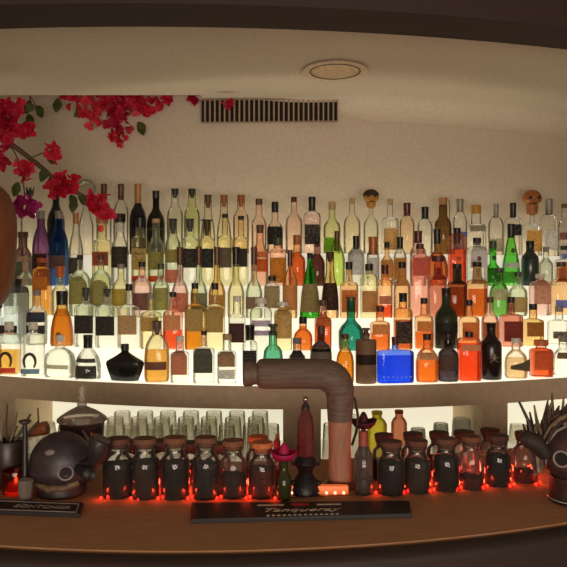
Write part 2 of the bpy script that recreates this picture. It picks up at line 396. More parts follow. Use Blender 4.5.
# --- tier 3
B(3, 23, 232, 17, 'dome', '#8a6a66', ('cap', 'br', 6, 10), [(262, 276, '#5c7a52', '#c8a098')], 'purplish brown domed bottle at the left end of the second step')
B(3, 41, 211, 17, 'squat', '#8a5a94', ('foil', 'gy', 8, 8), [(254, 268, '#5a3c3c', '#a08080')], 'purple bottle with clear neck left of the blue bottle')
B(3, 59, 211, 19, 'squat', '#2f6cb8', ('foil', 'gy', 8, 8), [(256, 268, '#7a6250', '#38507a')], 'bright blue round-shouldered bottle on the second step from top')
B(3, 76, 213, 14, 'slim', 'c', ('foil', 'co', 11, 6), [(258, 274, '#5c5648', '#1e1c18')], 'clear slim bottle with cork neck right of the blue bottle')
B(3, 102, 218, 18, 'sq', 'y', ('cap', 'co', 6, 12), [(252, 266, '#a85c3c', '#4c2c20')], 'yellow-green bottle with a bright red oval emblem', oval=(229, '#ee3a22'))
B(3, 120, 214, 17, 'std', 'c', ('cap', 'k', 9, 11), [(224, 232, '#d8d2c0', '#888070'), (247, 268, '#44402f', '#88785c')], 'dark-capped bottle with white neck tag right of the red oval bottle')
B(3, 140, 218, 16, 'sq', 'y', ('foil', 'k', 10, 9), [(249, 270, '#b7a562', '#4a3a20'), (276, 282, '#c4552e', '#802a18')], 'bottle with yellow-olive label above a rust red strip', text=('OLIS', 254, 13, '#3c2e1c'))
B(3, 156, 219, 16, 'std', 'g', ('cap', 'ta', 4, 8), [(252, 270, '#9c9a56', '#5a4a20'), (276, 282, '#d2602f', '#8a3218')], 'bottle with olive label above a bright orange strip, second step')
B(3, 173, 219, 16, 'std', 'g', ('tee', 'k', 15, 9), [(250, 263, '#a59c58', '#4a4420'), (270, 283, '#d48a74', '#9a4a40')], 'greenish bottle with black T stopper and pink lower label')
B(3, 190, 219, 16, 'sq', 'c', ('tee', 'k', 13, 9), [(249, 268, '#3c3a34', '#8a8470')], 'clear bottle with black T stopper and dark label, left of the yellow one')
B(3, 207, 220, 16, 'sq', 'y', ('tee', 'k', 16, 13), [(249, 268, '#353832', '#6c7a7a')], 'yellow bottle with wide black T stopper and charcoal label')
B(3, 225, 214, 16, 'sq', 'y', ('cap', 'k', 4, 6), [(248, 268, '#6e6450', '#a09878')], 'yellow bottle with small black cap and taupe label, second step')
B(3, 241, 216, 15, 'sq', 'y', ('cap', 'k', 4, 6), [(249, 267, '#3d3a30', '#7c7664')], 'yellow bottle with tiny black cap and near-black label')
B(3, 260, 225, 17, 'std', 's', ('cork', 'br', 8, 8), [(252, 258, '#e8895a', '#c05a30'), (259, 272, '#e2702e', '#c05018')], 'salmon bottle with brown cork and two orange labels')
B(3, 278, 238, 17, 'jar', 's', ('cap', 'gr', 8, 9), [(258, 283, '#e0902c', '#5c3410')], 'short bottle with large orange label and dark script, second step')
B(3, 297, 235, 17, 'std', 'o', ('cork', 'am', 10, 8), None, 'orange-tinted bottle with amber cork, second step from top', liq=('#f0743c', 252))
B(3, 317, 237, 16, 'wine', '#6a3a34', ('cap', 'k', 5, 6), [(247, 254, '#caa08c', '#7a4034')], 'maroon bottle with black cap left of the lime bottle')
B(3, 337, 231, 16, 'slim', 'l', ('foil', 'br', 20, 5), None, 'lime bottle with a long brown stopper, second step')
B(3, 356, 236, 17, 'std', 'c', ('foil', 'k', 14, 6), [(250, 275, '#dfe2da', '#a0a8a4')], 'white-labelled bottle with black capsule, second step')
B(3, 373, 237, 13, 'std', 'c', ('foil', 'am', 18, 9), [(258, 276, '#e4e4dc', '#aaa')], 'clear bottle with broad russet wrapped neck')
B(3, 387, 242, 13, 'std', 'o', ('cap', 'k', 6, 5), [(260, 278, '#dfa25c', '#b07030')], 'small orange-tinted bottle with tiny black cap beside the russet neck')
B(3, 400, 237, 13, 'std', 'c', ('foil', 'k', 12, 6), [(258, 280, '#d9a35c', '#a06830')], 'amber-labelled bottle with two-part black cap, second step')
B(3, 418, 231, 16, 'std', 'p', ('foil', 'dr', 12, 8), None, 'pinkish bottle with maroon capsule behind the pink bottle')
B(3, 437, 229, 22, 'round', 'o', ('foil', 'k', 15, 7), None, 'round-bodied orange bottle with black stopper, second step', liq=('#f0a060', 252))
B(3, 457, 228, 17, 'jar', '#ffc09c', ('foil', 'k', 16, 7), None, 'red-orange bottle marked with a large 8', text=('8', 259, 8, '#3a0a04'), liq=('#ff7040', 249))
B(3, 477, 238, 20, 'jar', 'c', ('cap', 'k', 5, 8), [(246, 268, '#e6e6e0', '#d0d0c8')], 'white-labelled bottle with black square and red dot left of green bottles', oval=(259, '#7a2a34'), sq=(243, '#3a4038'))
B(3, 493, 241, 17, 'round', '#5fe04a', ('cap', 'gr', 8, 7), [(268, 283, '#8fae62', '#3f6a2c')], 'small round bright green bottle, left of two green bottles', oval=(258, '#20481c'))
B(3, 511, 224, 19, 'cone', '#79e05c', ('foil', 'k', 14, 7), [(263, 268, '#dfe8d4', '#9ab090'), (272, 283, '#58b83c', '#206c18')], 'taller pointed bright green bottle, right of two green bottles', oval=(251, '#2c4a24'))
B(3, 530, 241, 17, 'std', '#2c3a34', ('foil', 'k', 7, 8), None, 'dark slate green bottle right of the bright green bottles')
B(3, 546, 247, 14, 'std', 'c', ('cap', 'gy', 5, 6), None, 'pale clear bottle right of the dark slate green bottle', liq=('#e6ead8', 258))
B(3, 564, 246, 16, 'sq', 'c', ('cap', 'k', 4, 7), [(254, 259, '#7a8ce0', '#c0c8f0'), (262, 282, '#c88850', '#6a3c20')], 'clear bottle with blue stripe and brown label at the right end')

# --- tier 2
B(2, 8, 262, 15, 'std', 'c', ('cap', 'k', 6, 8), [(290, 306, '#9a9a80', '#666655')], 'clear bottle at the left end of the middle step')
B(2, 26, 256, 18, 'std', 'g', ('cap', 'ta', 5, 7), [(262, 272, '#dab49a', '#9a8070')], 'greenish bottle with pale pink neck label, left part of the middle step')
B(2, 42, 258, 17, 'jar', '#f6b04a', ('cap', 'or', 5, 10), [(277, 290, '#e08c34', '#a85c18')], 'glowing orange bottle near the left end of the middle step')
B(2, 60, 266, 16, 'std', 'y', ('cork', 'or', 12, 10), None, 'pale bottle with bright orange cork, middle step')
B(2, 80, 255, 21, 'dome', 'g', ('cap', 'k', 5, 6), [(276, 304, '#a8a268', '#5c5a34')], 'green domed bottle with arched tan label, left of a pair', arch=1)
B(2, 101, 255, 21, 'dome', 'g', ('cap', 'br', 5, 6), [(280, 306, '#a49e66', '#5c5a34')], 'green domed bottle with arched tan label, right of a pair', arch=1)
B(2, 121, 264, 18, 'std', 'y', ('cap', 'gy', 5, 7), [(289, 306, '#b5a850', '#8a5a30')], 'olive-yellow bottle right of the two arched labels, middle step')
B(2, 142, 262, 20, 'std', 'p', ('cap', 'k', 5, 7), [(293, 310, '#8a6258', '#3a2c34')], 'bottle with jagged dark red and purple label, middle step')
B(2, 161, 264, 17, 'std', 'g', ('cap', 'gr', 5, 7), [(288, 310, '#a8a868', '#7c7c48')], 'sage green bottle on the middle step left of the brown necks')
B(2, 180, 247, 17, 'long', 'p', ('foil', 'br', 18, 6), [(293, 312, '#cf8c74', '#b0705c')], 'pink bottle, first from the left of five brown-necked bottles')
B(2, 199, 247, 17, 'long', 'g', ('foil', 'br', 18, 6), [(293, 312, '#8f9478', '#6c745c')], 'grey-green bottle, second of five brown-necked bottles')
B(2, 217, 247, 17, 'long', 'a', ('foil', 'br', 18, 6), [(295, 312, '#c39c58', '#a07a38')], 'honey yellow bottle, third of five brown-necked bottles')
B(2, 236, 247, 17, 'long', 'y', ('foil', 'k', 18, 7), None, 'olive glass bottle, fourth of five brown-necked bottles')
B(2, 254, 247, 17, 'long', 'g', ('foil', 'br', 18, 6), [(297, 309, '#9a8468', '#80705c')], 'bottle with taupe label, fifth of five brown-necked bottles')
B(2, 272, 276, 16, 'jar', 'c', ('cap', 'k', 5, 8), [(286, 308, '#a89a72', '#6c6450')], 'short grey-tan labelled bottle right of the brown necks')
B(2, 290, 250, 15, 'wine', 'o', ('foil', 'br', 16, 5), [(285, 310, '#c49a60', '#8c6030')], 'amber bottle with thin brown neck left of the green bottle')
B(2, 310, 253, 21, 'cone', '#3fae2a', ('foil', 'k', 6, 6), [(284, 312, '#a89668', '#6c5a38')], 'vivid green flaring bottle with wide tan label, middle step')
B(2, 330, 252, 18, 'bell', 'o', ('tee', 'k', 10, 9), [(283, 310, '#4a2e20', '#8c7050')], 'brown-labelled bottle with black T stopper right of the green bottle')
B(2, 349, 262, 18, 'sq', 'o', ('cap', 'k', 8, 7), [(290, 312, '#c88a4c', '#b4703a')], 'orange-tan bottle above the teal bottle, middle step')
B(2, 369, 264, 18, 'jar', 'y', ('cap', 'k', 7, 8), [(291, 312, '#bb9460', '#94713f')], 'tan square-labelled bottle left of the maroon-capped one')
B(2, 385, 265, 15, 'sq', 'o', ('foil', 'dr', 9, 7), [(296, 304, '#c08a68', '#8c5c40')], 'orange-red bottle with maroon capsule, middle step', liq=('#ff5a2c', 305))
B(2, 402, 262, 17, 'dome', 'o', ('cap', 'k', 7, 7), [(267, 286, '#cc9c58', '#a47434')], 'domed amber bottle with black cap right of the maroon capsule')
B(2, 420, 244, 19, 'jar', '#ffc4b2', ('cap', 'dr', 5, 8), [(258, 276, '#c86e58', '#984838')], 'salmon pink cylinder bottle on the middle step')
B(2, 438, 256, 16, 'sq', '#e8987c', ('cap', 'dr', 6, 13), [(268, 280, '#a84030', '#c06048')], 'brick red bottle with dark red cap right of the pink cylinder')
B(2, 457, 264, 18, 'sq', '#a8744a', ('cap', 'k', 5, 9), [(268, 284, '#4a4432', '#7c7458')], 'dark bottle with olive-black label, middle step', liq=('#d8641c', 287))
B(2, 477, 262, 19, 'sq', 'o', ('cap', 'k', 5, 9), [(268, 284, '#b8a880', '#857654')], 'bottle with cream label and amber liquor below the white-labelled bottle', liq=('#e07420', 289))
B(2, 499, 268, 19, 'squat', '#7cc060', ('cap', 'gr', 5, 9), [(289, 300, '#d8c8a8', '#b08a50')], 'light green squat bottle in front of the small round green one')
B(2, 518, 272, 18, 'std', 'g', ('cap', 'gr', 5, 7), [(297, 312, '#b9a878', '#8c8054')], 'pale green bottle with tan label in front of the pointed green bottle')
B(2, 540, 274, 19, 'jar', 'p', ('cap', 'wh', 4, 9), [(280, 304, '#c6a48c', '#a07c6c')], 'pale pink wide bottle with beige label at the right of the middle step')
B(2, 561, 262, 18, 'sq', 'o', ('cap', 'br', 5, 9), [(268, 282, '#c07840', '#7c4420'), (300, 308, '#7a88d8', '#b0b8e8')], 'bottle with square brown-orange label at the right end of the middle step')

# --- tier 1
B(1, 14, 279, 29, 'jar', 'b', ('foil', 'k', 14, 15), [(325, 334, '#4c3c44', '#8a847c')], 'large clear square bottle with black cap and dark flag label')
B(1, 37, 290, 20, 'std', 'c', ('cap', 'gy', 6, 8), [(312, 322, '#454c5c', '#7a88a0'), (325, 334, '#3c4250', '#555')], 'clear bottle with slate blue block label right of the flag label')
B(1, 62, 291, 23, 'bell', 'a', ('foil', 'k', 14, 11), None, 'tapered amber bottle with black cap on the second step from bottom', liq=('#e8952c', 309), oval=(334, '#8c6234'))
B(1, 86, 288, 21, 'sq', 'c', ('tee', 'k', 13, 8), [(315, 333, '#3c3730', '#6e6858')], 'clear bottle with black square label, left of a matching pair')
B(1, 107, 289, 21, 'sq', 'c', ('tee', 'k', 8, 8), [(316, 335, '#3c3730', '#6e6858')], 'clear bottle with black square label, right of a matching pair')
B(1, 129, 284, 21, 'sq', 'c', ('cap', 'k', 7, 7), [(315, 334, '#b69a70', '#a08860')], 'clear bottle with plain tan square label beside the black labels')
B(1, 151, 294, 20, 'sq', 'y', ('cap', 'gy', 5, 8), [(317, 331, '#b8a060', '#8a7440')], 'pale yellow bottle with mustard label, second step from bottom')
B(1, 173, 292, 19, 'sq', 's', ('cap', 'k', 5, 7), [(315, 330, '#d8a070', '#b07c50')], 'bottle with red-orange liquor and peach label left of the hexagon labels', liq=('#f2602c', 330))
B(1, 195, 283, 20, 'sq', 'a', ('cap', 'k', 6, 7), [(309, 331, '#b3a060', '#8c7c48')], 'amber bottle with rounded tan label, left of a similar pair', liq=('#f0a82c', 328))
B(1, 215, 283, 20, 'sq', 'y', ('cap', 'k', 7, 7), [(309, 332, '#b09c60', '#8c7c48')], 'pale bottle with rounded tan label, right of a similar pair')
B(1, 237, 296, 17, 'sq', 'c', ('cap', 'wh', 6, 8), [(323, 342, '#5c3a38', '#a05a48')], 'clear bottle with dark reddish square label, second step from bottom')
B(1, 261, 298, 22, 'jar', 'c', ('cap', 'wh', 6, 12), [(320, 326, '#c2b8c8', '#ddd'), (330, 335, '#bcaec4', '#ddd')], 'frosted white bottle with faint lilac stripes')
B(1, 283, 302, 18, 'jar', 'y', ('cap', 'wh', 4, 12), [(307, 338, '#c4ac74', '#a08c58')], 'tall cream-tan labelled bottle left of the orange bottle')
B(1, 303, 317, 19, 'squat', 'o', ('cap', 'k', 7, 8), None, 'short orange liquor bottle with black cap, second step from bottom', liq=('#f08a34', 322))
B(1, 323, 300, 17, 'sq', 's', ('cap', 'br', 6, 8), [(312, 326, '#c88048', '#a85c2c')], 'orange-red bottle left of the teal bottle', liq=('#ea6a28', 326))
B(1, 351, 297, 25, 'long', '#2e9a84', ('foil', 'gr', 4, 9), None, 'teal round-shouldered bottle with tall neck, second step from bottom')
B(1, 380, 306, 19, 'sq', 'o', ('cap', 'dr', 6, 8), [(324, 334, '#d89a5c', '#c07838')], 'bottle of orange liquor behind the blue flask', liq=('#f2843c', 333))
B(1, 403, 293, 18, 'sq', 'o', ('foil', 'k', 9, 8), [(321, 343, '#35291f', '#b09878')], 'whiskey bottle with black printed label behind the blue flask', liq=('#c8602c', 320))
B(1, 424, 298, 18, 'sq', 'o', ('cap', 'k', 6, 7), [(321, 331, '#cc9450', '#a87034')], 'amber bottle right of the black printed label', liq=('#f0803c', 332))
B(1, 446, 288, 23, 'wine', '#2a3420', ('foil', 'k', 8, 9), [(322, 333, '#33302a', '#55503c')], 'dark green wine bottle, second step from bottom')
B(1, 469, 300, 19, 'sq', 'o', ('cap', 'k', 6, 7), [(322, 340, '#d88a48', '#b86c30')], 'bottle with flat orange label right of the dark green bottle')
B(1, 490, 297, 17, 'std', 's', ('cap', 'br', 6, 7), [(322, 338, '#d89060', '#b86a3c')], 'peach-labelled bottle behind the black bottle, second step from bottom')
B(1, 511, 297, 21, 'sq', '#e89a84', ('cap', 'k', 6, 7), [(321, 341, '#8c3c30', '#54281f')], 'bottle with dark red square label right of the black bottle')
B(1, 533, 304, 19, 'sq', 'a', ('cap', 'k', 6, 8), [(322, 336, '#a87830', '#70501c')], 'amber bottle with mustard brown label at the right, second step from bottom')
B(1, 559, 306, 20, 'sq', 'c', ('cap', 'gy', 6, 8), [(331, 338, '#6c6460', '#e0e0d8')], 'clear bottle with small dark emblem at the right end')

# --- tier 0: bottom step
B(0, 9, 322, 21, 'jar', 'c', ('cap', 'wh', 8, 9), [(367, 372, '#d8543c', '#b03828')], 'clear bottle with dark horseshoe emblem over a red strip', liq=('#f0b040', 350), shoe=(350, 366))
B(0, 33, 322, 21, 'jar', 'c', ('cap', 'wh', 8, 9), [(368, 373, '#86a0b0', '#5c7c94')], 'clear bottle with dark horseshoe emblem over a blue strip', shoe=(351, 367))
B(0, 60, 335, 34, 'squat', 'c', ('cap', 'wh', 6, 9), [(364, 368, '#c8c8b8', '#999')], 'wide clear squat decanter on the bottom step')
B(0, 88, 335, 27, 'bell', 'c', ('foil', 'k', 13, 9), [(358, 362, '#2c2824', '#333'), (365, 378, '#38332e', '#6a655a')], 'clear bell-shaped bottle with stacked black labels and dark neck')
B(0, 125, 344, 43, 'star', '#1c1e1e', ('cap', 'k', 8, 8), None, 'black five-pointed star decanter on the bottom step')
B(0, 157, 321, 26, 'squat', 'c', ('tee', 'br', 14, 10), [(361, 369, '#8c6450', '#6a4836')], 'clear decanter with brown stopper and amber liquor', liq=('#f0a83c', 350))
B(0, 180, 336, 18, 'sq', 'c', ('cap', 'wh', 5, 8), [(350, 374, '#bc8a6c', '#a8785a')], 'clear bottle with plain pinkish tan label, bottom step')
B(0, 204, 331, 21, 'sq', 'c', ('cap', 'k', 4, 6), [(348, 372, '#59604f', '#3a4436')], 'clear bottle with mottled grey-green label and black cap')
B(0, 227, 334, 19, 'sq', 'c', ('cap', 'ta', 6, 9), [(351, 366, '#a58a68', '#7c6248'), (369, 378, '#dcd6c4', '#a09888')], 'clear bottle with brown upper label and white lower label')
B(0, 250, 325, 15, 'sq', 'c', ('foil', 'k', 15, 9), [(350, 372, '#38322e', '#8c8478')], 'black-labelled bottle behind the mouth of the beer tower')
B(0, 273, 324, 20, 'dome', '#6cc09a', ('spool', 'gr', 12, 9), None, 'green glass bottle with spool stopper behind the beer tower')
B(0, 297, 338, 17, 'sq', 'c', ('cap', 'gy', 6, 9), [(350, 372, '#3c3a34', '#8c8878')], 'short bottle with black label behind the middle of the beer tower')
B(0, 321, 326, 22, 'dome', '#5a4c54', ('cap', 'br', 6, 8), [(347, 374, '#85786a', '#6a6056')], 'grey-purple bottle rising behind the elbow of the beer tower')
B(0, 345, 334, 18, 'squat', 'a', ('cap', 'br', 5, 8), None, 'amber liquor bottle between the beer tower and brown crock', liq=('#f0a02c', 352))
B(0, 366, 328, 21, 'crock', '#7a6046', ('spool', 'br', 8, 8), [(354, 364, '#3c2c22', '#5c4836')], 'brown stoneware cylinder bottle left of the blue flask')
B(0, 395, 337, 37, 'flask', '#6c92ff', ('cork', 'dr', 8, 7), None, 'wide bright cobalt blue flask on the bottom step', liq=('#3c74ff', 356), stitch=(376, '#bcd8ff'))
B(0, 427, 334, 23, 'squat', 'o', ('cap', 'k', 6, 8), [(352, 359, '#d8a878', '#b88858')], 'squat bottle of orange liquor right of the blue flask', liq=('#f88428', 361))
B(0, 448, 334, 21, 'dome', '#4c4048', ('cap', 'k', 6, 9), [(354, 370, '#6a584e', '#3c3430')], 'dark grey bottle with brown label left of the red-orange bottle')
B(0, 469, 332, 22, 'jar', '#ffb890', ('foil', 'k', 5, 8), [(344, 350, '#f09a6c', '#ffe0c0')], 'bright red-orange square bottle on the bottom step', liq=('#fb5c2c', 344))
B(0, 491, 323, 21, 'std', '#241d1a', ('foil', 'k', 6, 9), None, 'black bottle with silver skull and crossbones emblem', bones=(357,))
B(0, 516, 338, 22, 'squat', 'c', ('cap', 'wh', 5, 9), None, 'clear squat bottle with amber liquor right of the black bottle', liq=('#f2c890', 358), wedge=1)
B(0, 541, 340, 21, 'jar', 's', ('cap', 'or', 6, 14), [(350, 369, '#d8743c', '#b85424')], 'orange-red square bottle at the right of the bottom step', liq=('#f0682c', 345))
B(0, 563, 336, 20, 'squat', 'c', ('cap', 'gy', 6, 9), [(352, 358, '#8a7a5c', '#5c5240')], 'clear bottle with olive wedge label at the right end of the bottom step')

def place(t, u):
    x = 0.0; d = DK[t] + .066
    for _ in range(30): y = d + back_arc(x); x = (u - CX) / F * y
    return x, y
for q in BOT:
    q['x'], q['y'] = place(q['t'], q['u']); q['W'] = q['w'] / F * q['y']
    q['D'] = 1.0
for t in range(5):          # neighbours on one step may touch but never cut into each other
    row = sorted((q for q in BOT if q['t'] == t), key=lambda q: q['x'])
    for a, c in zip(row, row[1:]):
        gap = c['x'] - a['x'] - .0025; s = (a['W'] + c['W']) / 2
        if s > gap:
            k = gap / s; a['W2'] = min(a.get('W2', 9), a['W'] * k); c['W2'] = min(c.get('W2', 9), c['W'] * k)
    for q in row: q['W'] = min(q['W'], q.get('W2', 9))

def radius_at(prof, z):
    for (z0, r0), (z1, r1) in zip(prof, prof[1:]):
        if z0 <= z <= z1 and z1 > z0: return r0 + (r1 - r0) * (z - z0) / (z1 - z0)
    return prof[-1][1]
def patch(prof, e, dep, z0, z1, a, gap=.0012, nz=4, na=12, arch=False):
    """curved label on the front of a lofted body, with real paper thickness"""
    m = MB(); outer = []; inner = []
    for j in range(na + 1):
        t = -PI / 2 - a + 2 * a * j / na; co_, ci = [], []
        top = z1
        if arch:
            f = (2 * j / na - 1); top = z0 + (z1 - z0) * (.45 + .55 * math.sqrt(max(0, 1 - f * f)))
        x, y = sup(t, e)
        for i in range(nz + 1):
            z = z0 + (top - z0) * i / nz; r = radius_at(prof, z)
            co_.append(((r + gap) * x, (r + gap) * y * dep, z)); ci.append(((r + .0003) * x, (r + .0003) * y * dep, z))
        outer.append(co_); inner.append(ci)
    loops = [o_ + i_[::-1] for o_, i_ in zip(outer, inner)]
    m.loft(loops); return m
OPAQUE = ('#16211f', '#1a1b22', '#14130f', '#2c3a34', '#1c1e1e', '#241d1a', '#7a6046', '#2a3420')
def bottle(q):
    y = q['y']; x = q['x']; t = q['t']; zb = ZK[t]
    zz = lambda v: (CY - v) / F * y - zb        # picture height to height above the step
    H = zz(q['v']); pxm = y / F
    kind, cc, ch, cw = q['c']; ccol = CAPCOL.get(cc, cc if cc[0] == '#' else '#e6e4d8'); ch *= pxm; cw *= pxm
    shape = {'jug': 'std', 'star': 'squat'}.get(q['s'], q['s'])
    pr, e, dep = SHAPES[shape]; R = q['W'] / 2
    lim = .060 if q['w'] < 24 else .046
    if R * dep > lim: dep = lim / R
    nr = max(.0085, min(cw * .46, R * .5)); 
    if kind == 'foil': nr = cw * .46
    if kind in ('head', 'skull', 'globe', 'crown'): nr = .0105
    gh = H - (ch * .55 if kind in ('tee', 'foil') else ch * .9)
    if kind == 'foil': gh = H - .003
    if kind == 'tee': gh = H - .006
    prof = [(z * gh, (nr if r == 'n' else max(nr, r * R))) for z, r in pr]
    # soften the profile
    fine = []
    for (z0, r0), (z1, r1) in zip(prof, prof[1:]):
        n = 3 if abs(r1 - r0) > .004 and z0 > .1 * gh else 1
        fine += [(z0 + (z1 - z0) * i / n, r0 + (r1 - r0) * (i / n)) for i in range(n)]
    fine.append(prof[-1])
    sm = [fine[0]] + [(b_[0], (a_[1] + 2 * b_[1] + c_[1]) / 4 if a_[0] > .1 * gh and b_[0] < .9 * gh else b_[1]) for a_, b_, c_ in zip(fine, fine[1:], fine[2:])] + [fine[-1]]
    prof = sm
    nm = 'decanter' if 'decanter' in q['d'] else 'liquor_bottle'
    root = thing(nm, q['d'], 'bottle', (x, y, zb + .0004), 'liquor bottles on the lit steps')
    if q['w'] > 26: root.rotation_euler.z = math.atan(.34 * (x - .05))
    g = GL.get(q['g'], q['g'])
    if g in OPAQUE: gm = mat_solid(g, .22 if g != '#7a6046' else .6, 0, .1, 30)
    elif t == 4 and q['g'] in GL:      # the top row is palest
        g4 = '#' + ''.join('%02x' % ((int(g[i:i + 2], 16) + 255) // 2) for i in (1, 3, 5)); gm = mat_glass(g4, .04, .06, .05, 1.28)
    else: gm = mat_glass(g)
    if q['s'] == 'star':
        m = MB(); hh = zz(q['v']) - ch * .8
        pts = []
        S = q['W'] / 2 * 1.02
        for z, w_ in ((0, .70), (.06, .74), (.30, .88), (.56, 1.0), (.64, .96), (.80, .52), (.93, .22), (1.0, .16)):
            pts.append((z * hh, w_ * S))
        m.lathe(pts, 10, 2.4, .5); m.make('glass_body', gm, root, angle=25)
        nr = cw * .42; gh = hh; prof = [(0, S), (hh, nr)]
    else:
        m = MB(); m.lathe(prof, 24, 2.0, 1.0) if e == 2 else None
        if e != 2:
            rings = []
            for z, r in prof:
                k = max(0, min(1, (r - nr) / max(R - nr, 1e-4))); ee = 2 + (e - 2) * k; dd = 1 + (dep - 1) * k
                rings.append([(r * sup(2 * PI * j / 24, ee)[0], r * dd * sup(2 * PI * j / 24, ee)[1], z) for j in range(24)])
            m.loft(rings)
        m.make('glass_body', gm, root, angle=50)
    # liquid
    if 'liq' in q:
        col, v = q['liq']; zl = min(zz(v), gh * .9); lp = [(z, r - .0025) for z, r in prof if z < zl] 
        lp[0] = (.004, lp[0][1]); lp.append((zl, radius_at(prof, zl) - .0025)); m = MB()
        m.lathe(lp, 24, e, dep); m.make('liquid', mat_liquid(col), root, angle=50)
    # cap
    m = MB(); cm = mat_solid(ccol, .45, 0, .15, 60)
    if kind == 'cap': m.lathe([(gh - .002, nr + .0012), (gh - .001, cw / 2), (H - .001, cw / 2), (H, cw / 2 - .0015)], 16); m.make('screw_cap', cm, root)
    elif kind == 'foil': m.lathe([(H - ch, nr + .0014), (H - ch * .3, cw / 2), (H - ch * .25, cw / 2 + .001), (H - .001, cw / 2 + .001), (H, cw / 2 - .001)], 16); m.make('capsule', mat_solid(ccol, .35, .1, .2, 90), root)
    elif kind == 'cork': m.lathe([(gh - .004, nr * .85), (gh, nr * .9), (gh + .001, cw / 2 * .9), (H - .002, cw / 2), (H, cw / 2 - .002)], 16); m.make('cork', cm, root)
    elif kind == 'tee': m.lathe([(H - ch, nr * .45), (H - ch * .5, nr * .78), (gh, nr * .85), (gh + .0005, cw / 2 * .95), (H - .001, cw / 2), (H, cw / 2 - .001)], 16); m.make('stopper', cm, root)
    elif kind == 'spool': m.lathe([(gh - .002, nr + .001), (gh, cw / 2), (gh + ch * .2, cw / 2), (gh + ch * .3, cw * .3), (gh + ch * .6, cw * .3), (gh + ch * .68, cw / 2), (H - .001, cw / 2), (H, cw * .42)], 16); m.make('stopper', cm, root)
    elif kind == 'globe':
        m.lathe([(gh - .01, nr * .8), (H - ch * .85, nr)], 14); m.ball((0, 0, H - ch * .5), ch * .5, 18, 12); m.make('globe_stopper', mat_glass('#e6e4d8', .15), root)
        m = MB(); rr = ch * .47; zc = H - ch * .5; m.tube([(rr * math.cos(a), -.004, zc + rr * math.sin(a)) for a in [2 * PI * i / 24 for i in range(24)]], .0018, 6, True); m.make('rim', mat_solid('#4a443c', .4), root)
    elif kind == 'crown':
        m.lathe([(gh - .002, nr + .002), (H - ch * .6, cw * .4), (H - ch * .55, cw * .42)], 14)
        for i in range(6):
            a = 2 * PI * i / 6; r = cw * .40; m.loft([[(r * math.cos(a + s) * k, r * math.sin(a + s) * k, z) for s in (-.5, 0, .5)] + [(r * math.cos(a) * .7 * k, r * math.sin(a) * .7 * k, z)] for z, k in ((H - ch * .57, 1.0),)] + [[(r * 1.15 * math.cos(a + s * .1), r * 1.15 * math.sin(a + s * .1), H) for s in (-.5, 0, .5)] + [(r * 1.05 * math.cos(a), r * 1.05 * math.sin(a), H)]])
        m.make('crown_stopper', cm, root)
    elif kind in ('head', 'skull'):
        r = cw / 2; zc = H - r * .98; jaw = .72 if kind == 'skull' else .8
        def hf(d): 
            k = 1.0
            if d.z < -.1: k *= 1 - (1 - jaw) * min(1, (-.1 - d.z) / .6)
            return k
        m.ball((0, 0, zc), r, 20, 14, (1, .95, 1), hf)
        jz = H - ch
        m.lathe([(min(gh, jz) - .002, nr), (jz + ch * .05, r * .55), (jz + ch * .32, r * .62), (jz + ch * .42, r * .6)], 14)
        m.ball((0, -r * .92, zc - r * .18), r * .17, 8, 6, (1, 1, 1.4))
        h_ = m.make(kind + '_stopper', mat_solid('#b5822e' if kind == 'head' else '#9c5f28', .45, 0, .25, 120, bump=.3), root)
        for sx in (-1, 1):
            mm = MB(); mm.ball((sx * r * .4, -r * .84, zc + r * .08), r * (.20 if kind == 'skull' else .15), 10, 7, (1.2, .5, .9)); mm.make('eye', mat_solid('#2c180c', .6), h_)
        mm = MB(); mm.ball((0, -r * .74, zc - r * .55), r * .22, 10, 6, (1.4, .4, .3)); mm.make('mouth', mat_solid('#4a280f', .6), h_)
        if kind == 'head':
            mm = MB(); mm.ball((0, r * .06, zc + r * .28), r * 1.02, 18, 10, (1, 1, .78), None); mm.make('hair', mat_solid('#3a2c18', .7), h_)
    if kind == 'cork' and q['s'] == 'jug':
        m = MB(); m.tube([(.010, 0, H - .02), (.022, 0, H - .006), (.033, 0, H - .016), (.036, 0, H - .05), (.034, 0, H * .62), (R * .8, 0, H * .56)], .0022, 8); m.make('handle', mat_solid('#231a12', .5), root)
    # labels
    a = {2.0: 1.15, 2.2: 1.1, 2.4: .95}.get(e, .75)
    for lab in q['L']:
        v0, v1, col, ink = lab; z1, z0 = zz(v0), max(.004, zz(v1))
        if z1 - z0 < .004 or z0 > gh: continue
        z1 = min(z1, gh)
        patch(prof, e, dep, z0, z1, a, arch='arch' in q).make('label', mat_label(col, ink if len(ink) == 7 else '#999999'), root, angle=50)
    def front(v): z = zz(v); return z, -(radius_at(prof, z)) * dep
    if 'oval' in q:
        v, col = q['oval']; z, fy = front(v); m = MB(); m.ball((0, fy - .001, z), .0165 if q['t'] == 3 and v < 235 else .0115, 18, 8, (1, .22, 1.15)); m.make('emblem', mat_solid(col, .4), root)
    if 'sq' in q:
        v, col = q['sq']; z, fy = front(v); m = MB(); m.box(-.016, .008, fy - .004, fy - .001, z - .012, z + .008); m.make('emblem', mat_solid(col, .5), root)
    if 'shoe' in q:
        v0, v1 = q['shoe']; z1, z0 = zz(v0), zz(v1); fy = -R * dep; pts = []
        hw = .028
        for i in range(17):
            t_ = -.25 * PI + 1.5 * PI * i / 16; pts.append((hw * math.cos(t_), fy - .0025, z0 + hw * .9 + (z1 - z0 - hw * .9) * .72 * math.sin(t_) + .004))
        m = MB(); m.tube(pts, [.004 + .004 * math.sin(PI * i / 16) for i in range(17)], 6); m.make('horseshoe_emblem', mat_solid('#4a4234', .5), root)
